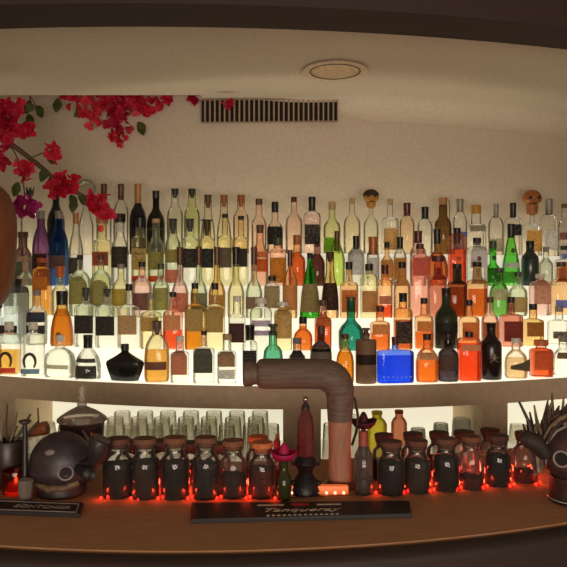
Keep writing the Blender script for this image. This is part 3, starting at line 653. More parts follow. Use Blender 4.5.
    if 'bones' in q:
        z, fy = front(q['bones'][0]); ms = mat_solid('#9a9080', .4, .3); m = MB(); fy -= .002
        m.ball((0, fy, z + .008), .0105, 12, 8, (1, .4, 1)); m.box(-.005, .005, fy - .004, fy + .003, z - .006, z + .002)
        for s in (-1, 1): m.tube([(-.02, fy - .001, z - s * .012 - .008), (.02, fy - .001, z + s * .012 - .008)], .0022, 6)
        m.make('skull_emblem', ms, root)
        m = MB()
        for s in (-1, 1): m.ball((s * .004, fy - .0042, z + .008), .0026, 8, 6, (1, .5, 1))
        m.make('eye_socket', mat_solid('#14100e', .5), root)
    if 'text' in q:
        s_, v, wpx, col = q['text']; z, fy = front(v)
        text_mesh('lettering', s_, .026 if s_ == '8' else .018, mat_solid(col, .5), root, (0, fy - .003, z), width=wpx * pxm * (.55 if s_ == '8' else .8))
    if 'stitch' in q:
        v, col = q['stitch']; z, fy = front(v)
        m = MB()
        for i in range(7): m.ball(((-.5 + i / 6) * R * 1.5, fy - .001, z), .0042, 8, 6, (1, .5, .8))
        m.make('raised_dots', mat_glass('#e4f0ff', .5), root)
    if 'wedge' in q:
        z = zz(366); fy = -R * dep; m = MB()
        m.loft([[(-R * .8, fy - .002, z - .01), (R * .95, fy - .002, z - .02), (R * .95, fy - .002, z + .040), (R * .3, fy - .002, z + .02), (-R * .75, fy - .002, z + .006)], [(-R * .8, fy - .0005, z - .01), (R * .95, fy - .0005, z - .02), (R * .95, fy - .0005, z + .040), (R * .3, fy - .0005, z + .02), (-R * .75, fy - .0005, z + .006)]])
        m.make('label', mat_solid('#5c5038', .6), root, smooth=False)
    return root
for q in BOT: bottle(q)
# ------------------------------------------------------------------ glasses in the lit compartments
def tumbler(u, d, vtop, wpx, label, group, frosted=False):
    x = (u - CX) / F * (d + back_arc(0)); y = d + back_arc(x); x = (u - CX) / F * y; y = d + back_arc(x)
    H = (CY - vtop) / F * y + .80; R = wpx / F * y / 2
    g = tag(MB_tumbler(H, R, frosted), label, 'glass', group); g.location = (x, y, -.7998); return g
def MB_tumbler(H, R, frosted):
    m = MB(); pr = [(0, R), (H * .1, R * .995), (H * .5, R * .95), (H * .55, R * .965), (H * .6, R * .93), (H * .93, R * .86), (H * .985, R * .82), (H, R * .70)]
    m.lathe(pr + [(H - .006, R * .3), (H - .006, .001)], 20, cap0=False, cap1=False)
    m.lathe([(0, R - .002), (H * .5, R * .93), (H * .9, R * .83), (H * .9, .001)], 20, cap0=False, cap1=False); m.open = True
    return m.make('tumbler', mat_glass('#e8ebe4', .45, .2, .1) if frosted else mat_glass('#f9f7ef', .20, .08, .04, 1.25))
ORD = ['first', 'second', 'third', 'fourth', 'fifth', 'sixth', 'seventh', 'eighth', 'ninth', 'tenth', 'eleventh', 'twelfth']
for row, d, vt, us in (('front', 3.15, 424, [107, 131, 155, 179, 203, 227, 251, 271]), ('middle', 3.27, 417, [115, 139, 162, 186, 209, 233, 256]), ('back', 3.39, 411, [122, 145, 168, 191, 214, 237, 260])):
    for i, u in enumerate(us):
        tumbler(u, d, vt, 19, f'clear upside-down tumbler, {ORD[i]} from the left in the {row} row of the left compartment', 'upside-down tumblers in the left compartment')
for i, (u, vt) in enumerate([(44, 422), (66, 424)]):
    tumbler(u, 3.3, vt, 20, f'clear upside-down tumbler, {ORD[i]} from the left behind the dark mask mug', 'upside-down tumblers behind the mask mug')
for i, u in enumerate([331, 352]):
    tumbler(u, 3.16, 415 + 8 * (1 - i), 18, ('clear tumbler left of the beer tower column in the middle compartment', 'clear tumbler half behind the beer tower column in the middle compartment')[i], 'tumblers in the middle compartment')
for i, u in enumerate([418, 441, 462]):
    tumbler(u, 3.2, (428, 423, 418)[i], (17, 17, 21)[i], f'frosted upside-down tumbler, {ORD[i]} from the left in the middle compartment', 'frosted tumblers in the middle compartment', True)
for i, u in enumerate([520, 545]):
    tumbler(u, 3.3, 424, 19, f'clear upside-down tumbler, {ORD[i]} from the left in the right compartment', 'tumblers in the right compartment')
def cubby_bottle(u, d, vt, wpx, col, cap, label):
    x = (u - CX) / F * d; y = d + back_arc(x); x = (u - CX) / F * y; H = (CY - vt) / F * y + .80; R = wpx / F * y / 2
    r = thing('syrup_bottle', label, 'bottle', (x, y, -.7998)); m = MB(); m.lathe([(0, R * .95), (.006, R), (H * .72, R), (H * .80, R * .8), (H * .86, R * .5), (H * .93, R * .45)], 20)
    m.make('glass_body', mat_glass(col, .35), r); m = MB(); m.lathe([(H * .925, R * .55), (H * .985, R * .55), (H, R * .48)], 16); m.make('screw_cap', mat_solid(cap, .5), r)
cubby_bottle(377, 3.2, 411, 20, '#e8d850', '#d8d02c', 'yellow bottle with yellow cap in the lit middle compartment')
cubby_bottle(399, 3.2, 410, 16, '#e89a78', '#b0482c', 'pinkish bottle right of the yellow one in the middle compartment')

# ------------------------------------------------------------------ corked jars on the bar
def on_bar(u, v):            # point of the counter seen at (u, v)
    d = -ZB * F / (v - CY); return (u - CX) / F * d, d
DARK, BROWN, REDD = '#150f0c', '#291a13', '#481610'
def jar(u, v, vtop, wpx, fill, vfill, cork, label, name='corked_jar'):
    x, y = on_bar(u, v); y += wpx / F * y / 2; x = (u - CX) / F * y
    k = y / F; R = wpx * k / 2; H = (CY - vtop) * k - ZB
    r = thing(name, label, 'jar', (x, y, ZB + .0004), 'corked jars along the bar'); ch = .028
    G = H - ch * .6
    pr = [(0, R * .93), (.005, R), (G * .64, R), (G * .72, R * .93), (G * .80, R * .70), (G * .84, R * .64), (G * .93, R * .66), (G * .95, R * .74), (G * .985, R * .74), (G, R * .68)]
    m = MB(); m.lathe(pr, 24, cap1=False); m.make('glass_body', mat_glass('#efe8e0', .04, .05, .06, 1.4), r)
    f = max(.02, min((CY - vfill) * k - ZB, G * .80)); ip = [(.005, R * .9)] + [(.005 + (f - .005) * i / 6, (radius_at(pr, f * i / 6) - .004)) for i in range(1, 7)]
    m = MB(); rings = []
    for z, rr in ip: rings.append([(rr * math.cos(a) * (1 - random.random() * .05), rr * math.sin(a) * (1 - random.random() * .05), z + (random.uniform(-.005, .004) if z > .01 else 0)) for a in [2 * PI * j / 24 for j in range(24)]])
    m.loft(rings); m.make('contents', mat_solid(fill, .9, 0, .6, 220, bump=.6, spec=.08), r)
    m = MB(); m.lathe([(G - .012, R * .56), (G + .001, R * .62), (G + .0015, R * .78), (H - .003, R * .80), (H, R * .76)], 20)
    m.make('cork', mat_solid(cork, .85, 0, .25, 150, bump=.3), r); return r
JARS = [
 (118, 500, 438, 30, DARK, 463, '#5e3a28', 'corked jar of black spice at the left end of the row, beside the mask mug'),
 (145, 501, 438, 29, BROWN, 462, '#6a4632', 'corked jar of brown spice, second from the left end of the row'),
 (175, 501, 437, 29, DARK, 463, '#70482f', 'corked jar of nearly black spice, third from the left end of the row'),
 (206, 501, 437, 28, '#221c1c', 462, '#6a4632', 'corked jar of loose charcoal-coloured pieces, fourth from the left end'),
 (233, 500, 440, 28, BROWN, 474, '#7a4a30', 'corked jar half filled with brown spice, fifth from the left end'),
 (262, 500, 442, 28, REDD, 468, '#b8673a', 'corked jar of dark red petals with pale orange cork, left of the magenta sombrero'),
 (391, 497, 441, 28, DARK, 462, '#5a3424', 'corked jar of black spice right of the small pourer bottle'),
 (417, 495, 440, 27, '#2a211a', 461, '#5a3424', 'corked jar of dark brown spice left of the central right jar'),
 (446, 493, 438, 27, DARK, 457, '#5e3826', 'corked jar packed full and black, right of a dark brown jar'),
 (471, 491, 436, 26, REDD, 476, '#6a402a', 'corked jar glowing red with few contents, between two full black jars'),
 (498, 488, 435, 26, DARK, 455, '#4e2c20', 'corked jar packed with black spice, last full one before the right skull mug'),
 (525, 484, 432, 25, REDD, 470, '#4e2c20', 'corked jar glowing red beside the skull mug with straw hair'),
]
for j in JARS: jar(*j)
for u, v, vt, wp, fl, vf, ck, lb in [
 (128, 485, 441, 25, DARK, 462, '#3a2a22', 'corked jar behind the two leftmost jars of the row'),
 (162, 485, 440, 24, DARK, 462, '#3a2a22', 'corked jar in the back, between the second and third front jars'),
 (190, 485, 442, 24, DARK, 462, '#3a2a22', 'corked jar in the back with a dark top, between the third and fourth front jars'),
 (219, 485, 443, 24, BROWN, 470, '#4a3226', 'corked jar in the back, between the fourth and fifth front jars'),
 (258, 484, 436, 25, REDD, 468, '#c46a38', 'corked jar with orange cork tucked behind the dark red petals jar'),
 (384, 482, 434, 24, BROWN, 462, '#5a2a1c', 'corked jar behind the jar nearest the small pourer bottle'),
 (413, 480, 433, 25, DARK, 460, '#4e2e20', 'corked jar behind the dark brown spice jar on the right'),
 (439, 479, 432, 25, DARK, 458, '#4a2c20', 'corked jar behind the packed full black jar'),
 (464, 477, 431, 25, REDD, 466, '#4e2e20', 'corked jar behind the red glowing jar'),
 (490, 474, 429, 24, DARK, 458, '#4a261c', 'corked jar behind the last full black jar on the right'),
]: jar(u, v, vt, wp, fl, vf, ck, lb)

# red fairy lights threaded between the jars
fl = thing('fairy_light_string', 'string of tiny glowing red lights along the feet of the jars', 'string lights', (0, 0, 0))
pts = []; bulbs = []
seq = [101, 108, 131, 138, 158, 163, 188, 192, 217, 221, 246, 250, 275, 281, 376, 404, 408, 430, 434, 457, 461, 483, 487, 510, 514, 536, 540]
for i, u in enumerate(seq):
    v = 499.5 - max(0, (u - 300)) * .062 + (i % 2) * 1.2 if u > 300 else 500.5 - (i % 2) * 1.5
    x, y = on_bar(u, v); bulbs.append((x, y, ZB + .006)); pts.append((x, y, ZB + .0025))
wire = []
for a, c in zip(pts, pts[1:]):
    for k in range(3): wire.append(tuple(a[n] + (c[n] - a[n]) * k / 3 for n in range(3)))
m = MB(); m.tube(wire + [pts[-1]], .0011, 5); m.make('wire', mat_solid('#3a1410', .6), fl)
red = mat_emit('#ff1c10', 3.6, '#ff6050')
for i, p in enumerate(bulbs):
    m = MB(); m.ball(p, .0042, 8, 6, (1, 1, 1.25)); m.make('bulb', red, fl)
    if i % 2 == 0 and i > 2 and not 262 < seq[i] < 380:
        l2 = bpy.data.lights.new('fairy_glow', 'POINT'); l2.energy = .22; l2.color = (1, .06, .03); l2.shadow_soft_size = .01
        o2 = bpy.data.objects.new('fairy_glow', l2); COL.objects.link(o2); o2.location = (p[0], p[1] + .095, p[2] + .02)
    if i % 2 == 0:
        l = bpy.data.lights.new('fairy_glow', 'POINT'); l.energy = .04; l.color = (1, .07, .02); l.shadow_soft_size = .006
        o = bpy.data.objects.new('fairy_glow', l); COL.objects.link(o); o.location = (p[0], p[1] + .004, p[2] + .012)

# ------------------------------------------------------------------ beer tower
bx_, by_ = on_bar(340, 484); by_ = 2.13; bx_ = (340 - CX) / F * by_; kk = by_ / F
tw = thing('beer_tower', 'dark brown beer tower bent like an elbow, its bottle-shaped head pointing left', 'beer tower', (bx_, by_, ZB + .0003))
zt = (CY - 374) * kk - ZB
m = MB(); m.lathe([(0, .052), (.006, .054), (.012, .044), (.02, .037)], 28); m.make('base', mat_solid('#5a3a30', .5), tw)
m = MB(); m.tube([(0, 0, .015), (0, 0, .05), (-.001, 0, .12), (0, 0, .19), (0, 0, .205)], [.036, .0355, .0335, .036, .0365], 24); m.make('lower_column', mat_solid('#96664f', .7, 0, .15, 30, (4, 4, .6), .2), tw)
path, rad = [], []
for z, r in ((.2, .0375), (.24, .040), (.27, .041)): path.append((0, 0, z)); rad.append(r)
for i in range(1, 9):
    a = PI / 2 * i / 8; path.append((-.06 + .06 * math.cos(a), 0, zt - .062 + .062 * math.sin(a))); rad.append(.041 + .005 * i / 8 + .006 * math.sin(PI * i / 8))
for dx_, r in ((.10, .046), (.16, .046), (.21, .0465), (.235, .046), (.246, .043), (.2515, .036)): path.append((-dx_, 0, zt + .001)); rad.append(r)
m = MB(); m.tube(path, rad, 28); m.make('upper_arm', mat_solid('#5c4a3e', .72, 0, .25, 26, (.5, 4, 4), .3), tw, angle=60)
m = MB(); m.tube([(-.249, 0, zt), (-.262, 0, zt), (-.270, 0, zt), (-.288, 0, zt), (-.294, 0, zt)], [.033, .033, .038, .039, .034], 24); m.make('mouth', mat_solid('#5c4a3e', .6), tw)
m = MB(); m.tube([(.02, .028, zt - .05), (.047, .02, zt - .08), (.056, .01, zt - .13), (.050, .008, zt - .18), (.038, .014, zt - .22)], .0042, 8); m.make('hose', mat_solid('#2a201c', .5), tw)

# glowing orange plate under the tower
x, y = on_bar(318, 495)
t = thing('glowing_tray', 'low translucent tray glowing orange under the beer tower', 'tray', (x, y + .012, ZB + .0004))
m = MB(); rings = [[(w_ * sup(2 * PI * j / 32, 6)[0], d_ * sup(2 * PI * j / 32, 6)[1], z) for j in range(32)] for w_, d_, z in ((.088, .010, 0), (.090, .012, .003), (.090, .012, .022), (.087, .010, .025))]
m.loft(rings); m.make('tray_body', mat_emit('#ff6a2c', .45, '#e08a58'), t, angle=50)
m = MB()
for i in range(7): m.ball((-.075 + i * .025, -.0125, .006), .004, 8, 6)
m.make('tray_lights', mat_emit('#ffb090', 3.0, '#ffd0b0'), t)

# ------------------------------------------------------------------ red figurine bottle, flowers, pourer bottle
def lathe_px(u, prof, y):       # profile given in picture heights and widths at distance y
    k = y / F; return [((CY - v) * k - ZB, w_ * k / 2) for v, w_ in prof]
y = 2.07; x = (305.5 - CX) / F * y
t = thing('ornamental_bottle', 'tall dark red bottle with silver ball top on an ornate black stand', 'bottle', (x, y, ZB + .0264))
def up(pr): return [(z - .026, r) for z, r in pr]
t.location.z = ZB + .0003; y2 = 2.07
P = lambda pr: [(max(0, z), r) for z, r in lathe_px(305, pr, y)]
m = MB(); m.lathe([(0, .050)] + P([(488, 33), (482, 29), (477, 21), (472, 14), (468, 17), (463, 25), (458, 21), (455, 15)]), 20)
for s in (-1, 1):
    m.tube([(s * .024, 0, P([(463, 1)])[0][0]), (s * .040, 0, P([(464, 1)])[0][0]), (s * .046, 0, P([(459, 1)])[0][0])], [.008, .006, .002], 8)
    m.ball((s * .036, -.012, P([(482, 1)])[0][0]), .010, 10, 7)
m.make('stand', mat_solid('#1c1517', .4, .2, .3, 80, bump=.4), t)
m = MB(); m.lathe(P([(457, 15), (455, 17.5), (440, 17), (424, 16.5), (417, 14), (411, 8.5), (408, 7)]), 8); m.make('red_body', mat_solid('#5a1f20', .25, 0, .2, 40), t, angle=30)
m = MB(); m.lathe(P([(409, 9), (406, 8), (404, 5), (402, 4)]), 14); m.make('neck', mat_solid('#2a1a18', .4), t)
m = MB(); m.ball((0, 0, P([(399.5, 1)])[0][0]), .0095, 14, 9); m.make('ball_top', mat_solid('#b0a69c', .15, .9), t)

def sombrero(parent, z, R, mat, band):
    m = MB(); rings = []
    for zz_, rr in ((-.002, .25), (.001, .60), (.010, .88), (.021, 1.0), (.024, .98), (.013, .80), (.007, .58), (.008, .44), (.022, .40), (.038, .26), (.047, .13), (.049, .02)):
        rings.append([(R * rr * math.cos(a), R * rr * math.sin(a), z + zz_ * R / .04 + (.004 * math.cos(2 * a) if rr > .75 else 0)) for a in [2 * PI * k / 32 for k in range(32)]])
    m.loft(rings); h_ = m.make('sombrero', mat, parent)
    m = MB(); m.tube([(R * .43 * math.cos(a), R * .43 * math.sin(a), z + .012 * R / .04) for a in [2 * PI * k / 24 for k in range(24)]], R * .05, 6, True); m.make('hat_band', band, h_)
mag = mat_petal('#a80e48', '#d82468')
y = 1.995; x = (284 - CX) / F * y
t = thing('sauce_bottle', 'small dark green bottle wearing a magenta sombrero, left of the red bottle', 'bottle', (x, y, ZB + .0003))
P = lambda pr: [(max(0, z), r) for z, r in lathe_px(284, pr, y)]
m = MB(); m.lathe([(0, .018)] + P([(490, 15), (478, 15), (473, 10), (467, 8), (461, 9)]), 16); m.make('glass_body', mat_glass('#6a7248', .3), t)
m = MB(); m.lathe([(.004, .017)] + P([(491, 13), (480, 13)]), 14); m.make('sauce', mat_solid('#2a1a10', .5), t)
z = P([(460, 1)])[0][0]; sombrero(t, z, .040, mag, mat_solid('#7c1036', .7))
y = 2.13; x = (277 - CX) / F * y
t = thing('hot_sauce_bottle', 'thin red-necked sauce bottle behind the magenta sombrero', 'bottle', (x, y, ZB + .0003))
P = lambda pr: [(max(0, z), r) for z, r in lathe_px(277, pr, y)]
m = MB(); m.lathe([(0, .013)] + P([(485, 12), (462, 12), (454, 8), (447, 6)]), 14); m.make('glass_body', mat_glass('#b83020', .3), t)
m = MB(); m.lathe(P([(447.2, 7), (441, 7), (439, 3.5), (434, 3)]), 12); m.make('screw_cap', mat_solid('#a8242a', .5), t)
y = 2.06; x = (363.5 - CX) / F * y
t = thing('dasher_bottle', 'small clear bottle with terracotta cap and black pourer right of the beer tower', 'bottle', (x, y, ZB + .0003))
P = lambda pr: [(max(0, z), r) for z, r in lathe_px(363, pr, y)]
m = MB(); m.lathe([(0, .026)] + P([(491, 19), (470, 19), (455, 18), (450, 13), (445, 9)]), 18); m.make('glass_body', mat_glass('#e6dcd2', .08), t)
m = MB(); m.lathe([(.004, .024)] + P([(490, 17), (478, 17)]), 18); m.make('dark_liquid', mat_solid('#241410', .4), t)
m = MB(); m.lathe(P([(476, 4), (458, 4.5), (456, 8), (447, 7), (446, 6)]), 14); m.make('pourer_tube', mat_solid('#241c1a', .5), t)
m = MB(); m.lathe(P([(445.5, 10), (433, 9.5), (431, 8)]), 16); m.make('screw_cap', mat_solid('#8c3c28', .6), t)
y = 2.20; x = (363.5 - CX) / F * y
t = thing('sauce_bottle', 'slim dark bottle wearing a dark red sombrero behind the small pourer bottle', 'bottle', (x, y, ZB + .0003))
P = lambda v: (CY - v) / F * y - ZB
m = MB(); m.lathe([(0, .018), (.004, .020), (P(460), .020), (P(450), .012), (P(440), .008), (P(429), .008)], 16); m.make('glass_body', mat_glass('#6a4030', .35), t)
sombrero(t, P(428), .042, mat_petal('#4c1420', '#6c1c2c'), mat_solid('#2c0c14', .7))

# ------------------------------------------------------------------ bar mats
def bar_mat(name, label, corners, lipz=.010):
    t = thing(name, label, 'bar mat', (0, 0, ZB + .0006)); P_ = [on_bar(*c) for c in corners]   # back-left, back-right, front-right, front-left
    def q(f, g, z): 
        a = Vector(P_[0]).lerp(Vector(P_[1]), f); b_ = Vector(P_[3]).lerp(Vector(P_[2]), f); p = a.lerp(b_, g); return (p.x, p.y, z)
    m = MB(); m.loft([[q(0, 0, 0), q(1, 0, 0), q(1, 1, 0), q(0, 1, 0)], [q(.003, .03, lipz), q(.997, .03, lipz), q(.997, .97, lipz), q(.003, .97, lipz)]]); m.make('rubber_mat', mat_solid('#17110f', .6, 0, .3, 200), t, smooth=False)
    return t, q, lipz
t, q, lz = bar_mat('bar_mat', 'long black rubber bar mat with pale script lettering and red emblem', [(191, 506), (410, 504), (412, 518), (190, 524)])
cream = mat_solid('#b8a48e', .6)
c = Vector(q(.49, .52, lz)); e1 = Vector(q(.8, .52, lz)) - Vector(q(.2, .52, lz)); rz = math.atan2(e1.y, e1.x)
text_mesh('lettering', 'Tanqueray', .036, cream, t, (c.x, c.y - .006, lz + .0006), (0, 0, rz), .0005, width=.205, shear=.45)
m = MB()
for f0, f1, g in ((.30, .42, .20), (.57, .68, .20)):
    m.loft([[q(f0, g, lz), q(f1, g, lz), q(f1, g + .07, lz), q(f0, g + .07, lz)], [q(f0, g, lz + .001), q(f1, g, lz + .001), q(f1, g + .07, lz + .001), q(f0, g + .07, lz + .001)]])
    m.make('printed_line', cream, t, smooth=False); m = MB()
for i in range(14):
    f0 = .34 + i * .024; m.loft([[q(f0, .84, lz), q(f0 + .014, .84, lz), q(f0 + .014, .90, lz), q(f0, .90, lz)], [q(f0, .84, lz + .001), q(f0 + .014, .84, lz + .001), q(f0 + .014, .90, lz + .001), q(f0, .90, lz + .001)]])
m.make('small_lettering', cream, t, smooth=False)
c = Vector(q(.495, .20, lz)); m = MB(); m.ball((c.x, c.y, lz), .026, 20, 6, (1, .62, .06)); m.make('red_emblem', mat_solid('#a81c24', .5), t)
t, q, lz = bar_mat('bar_mat', 'black rubber bar mat with silver border and block lettering, in the left corner', [(-60, 500), (84, 506), (80, 518), (-64, 513)])
sil = mat_solid('#9a8c80', .5)
m = MB()
def strip(f0, f1, g0, g1): m.loft([[q(f0, g0, lz), q(f1, g0, lz), q(f1, g1, lz), q(f0, g1, lz)], [q(f0, g0, lz + .001), q(f1, g0, lz + .001), q(f1, g1, lz + .001), q(f0, g1, lz + .001)]])
strip(.02, .975, .14, .20); strip(.02, .975, .84, .90); strip(.965, .975, .14, .90)
m.make('silver_border', sil, t, smooth=False)
c = Vector(q(.73, .53, lz)); e1 = Vector(q(.9, .53, lz)) - Vector(q(.6, .53, lz)); rz = math.atan2(e1.y, e1.x)
text_mesh('lettering', 'BONTCHIER', .032, sil, t, (c.x, c.y, lz + .0006), (0, 0, rz), .0005, width=.158)
# ------------------------------------------------------------------ left end of the bar
y = 2.25; x = (82 - CX) / F * y; k = y / F
t = thing('candy_jar', 'cut glass lidded candy jar of dark sweets behind the mask mug', 'jar', (x, y, ZB + .0003))
P = lambda pr: [(max(0, (CY - v) * k - ZB), w_ * k / 2) for v, w_ in pr]
m = MB(); m.lathe([(0, .045), (.006, .046)] + P([(478, 12), (468, 12), (459, 22), (450, 36), (438, 42), (421, 44)]), 28, cap1=False); m.make('bowl', mat_glass('#c8b8ac', .12, .05, .25), t)
m = MB(); m.lathe(P([(457, 18), (450, 33), (438, 39), (425, 40.5), (422, 30)]), 28); m.make('sweets', mat_solid('#3a2430', .6, 0, .5, 120, bump=.6), t)
m = MB(); rows = []
for v, w_ in ((421, 47), (418.5, 48), (415, 40), (411, 28), (407.5, 14), (405.5, 7)):
    z, r = P([(v, w_)])[0]; rows.append([(r * (1 + .03 * (j % 2)) * math.cos(2 * PI * j / 40), r * (1 + .03 * (j % 2)) * math.sin(2 * PI * j / 40), z) for j in range(40)])
m.loft(rows); m.make('lid', mat_glass('#d8ccc0', .25, .05, .3), t, angle=20)
m = MB(); m.lathe(P([(406, 9), (403.5, 10), (402, 5), (400, 5), (398, 9), (396, 6), (394, 6), (390, 8.5), (386.5, 6), (385, 2)]), 14); m.make('lid_finial', mat_glass('#e0d8cc', .3, .05, .3), t)

def skull_mug(name, label, u, v, y, rpx, face, body, shade, s):
    k = y / F; x = (u - CX) / F * y; r = rpx * k; zc = (CY - v) * k
    base = ZB + .0003; t = thing(name, label, 'mug', (x, y, base)); h = zc - base
    def fn(d):
        kk = 1.0
        if d.z < -.3: kk *= 1 - .22 * min(1, (-.3 - d.z) / .6)
        if d.z < -.1 and d.y < -.2: kk *= 1.04
        return kk
    m = MB(); m.ball((0, 0, h), r, 32, 22, (1.0, .85, 1.02), fn); m.lathe([(0, r * .70), (.004, r * .75), (h - r * .58, r * .74)], 24)
    hd_ = m.make('head', mat_solid(body, .45, 0, .25, 45, bump=.25), t)
    return t, r, h, hd_
t, r, h, hd_ = skull_mug('mask_mug', 'dark painted clay mug shaped like a head with ringed eye and spout', 62, 464, 2.06, 32, 0, '#302628', 0, 1)
def eye(par, cx, cz, r, h, rr, ringcol, holecol, dirx):
    # find the front of the head at (cx, cz)
    q_ = 1 - (cx / r) ** 2 - ((cz - h) / r / 1.02) ** 2; fy = -.85 * r * math.sqrt(max(.02, q_))
    nv = Vector((cx / r, fy / (.85 * .85 * r), (cz - h) / r)).normalized(); s_ = nv.cross(Vector((0, 0, 1))).normalized(); u_ = s_.cross(nv)
    c = Vector((cx, fy, cz)) + nv * .001
    m = MB(); m.tube([tuple(c + (s_ * math.cos(a) + u_ * math.sin(a)) * rr) for a in [2 * PI * i / 28 for i in range(28)]], rr * .16, 8, True); m.make('eye_ring', mat_solid(ringcol, .5), par)
    m = MB(); rows = [[tuple(c - nv * dz + (s_ * math.cos(2 * PI * j / 20) + u_ * math.sin(2 * PI * j / 20)) * rr * f) for j in range(20)] for f, dz in ((.95, -.001), (.7, -.0012), (.05, -.0016))]; m.loft(rows); m.make('eye_socket', mat_solid(holecol, .8), par)
eye(t, .034, h - .006, r, h, .020, '#7a6c6a', '#171012', 1)
q_ = MB(); q_.ball((-.012, -.85 * r * .80, h + r * .50), .014, 14, 8, (1.2, .5, .8)); q_.make('pale_spot', mat_solid('#7a6c66', .6), t)
m = MB(); m.tube([(r * .55, -.045, h + .004), (r * .78, -.065, h), (r * .95, -.08, h - .002), (r * 1.14, -.095, h - .006), (r * 1.15, -.095, h - .0065)], [.012, .014, .018, .022, .018], 18); m.make('spout', mat_solid('#211a1c', .5), t)
m = MB(); m.tube([(-.055, -.04, h - .045), (-.02, -.062, h - .055), (.03, -.062, h - .052), (.06, -.045, h - .04)], .012, 10); m.make('jaw', mat_solid('#5e4830', .6, 0, .4, 60), t)
m = MB(); k = 2.0 / F; hx = (111 - 64) * k; hz = h + (464 - 444) * k
m.tube([(hx + .006, -.09, hz + .038), (hx + .004, -.09, hz + .034), (hx, -.09, hz + .012), (hx - .008, -.088, hz - .016), (hx - .018, -.08, hz - .034), (r * .70, -.045, h + .012)], [.030, .033, .032, .026, .015, .008], 18); m.make('horn_cup', mat_solid('#281f1e', .45), t)
m = MB(); m.tube([(hx - .018, -.09, hz + .015), (hx - .034, -.085, hz + .036), (hx - .050, -.08, hz + .058)], [.006, .0055, .004], 8); m.make('handle', mat_solid('#2c2420', .5), t)
# garnish glass with orange peel behind the mask
y = 2.23; k = y / F; x = (39 - CX) / F * y
t = thing('garnish_glass', 'wide clear glass with an orange peel garnish behind the mask mug', 'glass', (x, y, ZB + .0003))
P = lambda pr: [(max(0, (CY - v) * k - ZB), w_ * k / 2) for v, w_ in pr]
m = MB(); m.lathe([(0, .03), (.006, .034)] + P([(470, 22), (455, 26), (440, 28), (436, 28)]), 24, cap1=False); m.make('glass_body', mat_glass('#d8cfc4', .15), t)
m = MB(); m.tube([(-.045, 0, P([(437, 1)])[0][0]), (-.012, -.005, P([(432, 1)])[0][0]), (.018, -.008, P([(428, 1)])[0][0]), (.030, -.008, P([(427, 1)])[0][0])], [.004, .014, .022, .020], 14); m.make('orange_peel', mat_solid('#8a4c26', .6, 0, .25, 90, bump=.3), t)
m = MB(); m.tube([(.0, 0, P([(428, 1)])[0][0]), (-.004, 0, P([(408, 1)])[0][0])], .0028, 7); m.make('straw', mat_solid('#6a5034', .6), t)
# straw cup
y = 2.13; k = y / F; x = (8 - CX) / F * y
t = thing('straw_cup', 'dark cup of straws and dried leaf picks at the left end of the bar', 'cup', (x, y, ZB + .0003))
P = lambda v: (CY - v) * k - ZB
m = MB(); m.lathe([(0, .036), (.004, .040), (P(462), .046), (P(441), .049), (P(440), .047), (P(443), .044), (P(470), .04)], 24, cap1=False); m.make('cup_body', mat_solid('#2c211c', .4), t)
for i, (a, top, bend, col, w_) in enumerate([(-.06, 408, .02, '#5a4c38', .003), (-.035, 402, .03, '#7a6c58', .0025), (-.01, 404, .01, '#463a2a', .003), (.01, 412, .02, '#6a5c40', .003), (.02, 414, .05, '#4a4632', .005), (.03, 421, .065, '#3c3a2a', .005), (-.02, 418, -.01, '#8a7c68', .0025), (-.05, 420, -.03, '#3a3024', .004), (.0, 426, .03, '#55492f', .004)]):
    m = MB(); z1 = P(top); m.tube([(a * .4, .01 * (i % 3 - 1), .02), (a * .6, .012 * (i % 3 - 1), P(445)), (a + bend * .5, .0, (P(445) + z1) / 2), (a + bend, -.005, z1)], [w_, w_, w_ * 1.2, w_ * .7], 7); m.make('straw', mat_solid(col, .7), t)
# muddler
y = 2.02; k = y / F; x = (25 - CX) / F * y
t = thing('muddler', 'dark T-topped muddler standing left of the mask mug', 'muddler', (x, y, ZB + .0003)); P = lambda v: (CY - v) * k - ZB
m = MB(); m.lathe([(0, .014), (.03, .015), (.05, .008), (P(424), .0065)], 14); m.make('shaft', mat_solid('#241c1a', .45), t)
m = MB(); m.lathe([(P(424.2), .010), (P(422), .018), (P(421), .018), (P(420), .014)], 16); m.make('handle', mat_solid('#3c332c', .5), t)
# candle
x, y = on_bar(16, 497); y += .035; x = (16 - CX) / F * y; k = y / F
t = thing('candle_holder', 'low dark glass candle holder glowing orange in the left corner', 'candle', (x, y, ZB + .0003)); P = lambda v: (CY - v) * k - ZB
m = MB(); m.lathe([(0, .034), (.004, .038), (P(474), .040), (P(470), .038), (P(473), .035), (.012, .033)], 24, cap1=False); m.make('glass_cup', mat_glass('#7a3020', .12, .1), t)
m = MB(); m.lathe([(.006, .030), (.026, .030), (.030, .026)], 20); m.make('wax', mat_emit('#ff3c10', 1.1, '#c04020'), t)
m = MB(); m.lathe([(.030, .0012), (.036, .005), (.042, .0045), (.054, .0006)], 10); m.make('flame', mat_emit('#ff9a40', 12, '#ffc080'), t)
# ashtray / crumpled clear glass
x, y = -.730, 1.98
t = thing('cut_glass', 'small faceted clear glass between the candle holder and mask mug', 'glass', (x, y, ZB + .0003))
m = MB(); rows = []
for z, rr in ((0, .015), (.02, .017), (.035, .019), (.05, .018), (.062, .020), (.060, .017), (.015, .014)):
    rows.append([(rr * (1 + .10 * (j % 2)) * math.cos(2 * PI * j / 18), rr * (1 + .10 * (j % 2)) * math.sin(2 * PI * j / 18), z) for j in range(18)])
m.loft(rows, True, True); m.make('glass_body', mat_glass('#cfc4ba', .3, .05, .3), t, angle=15)
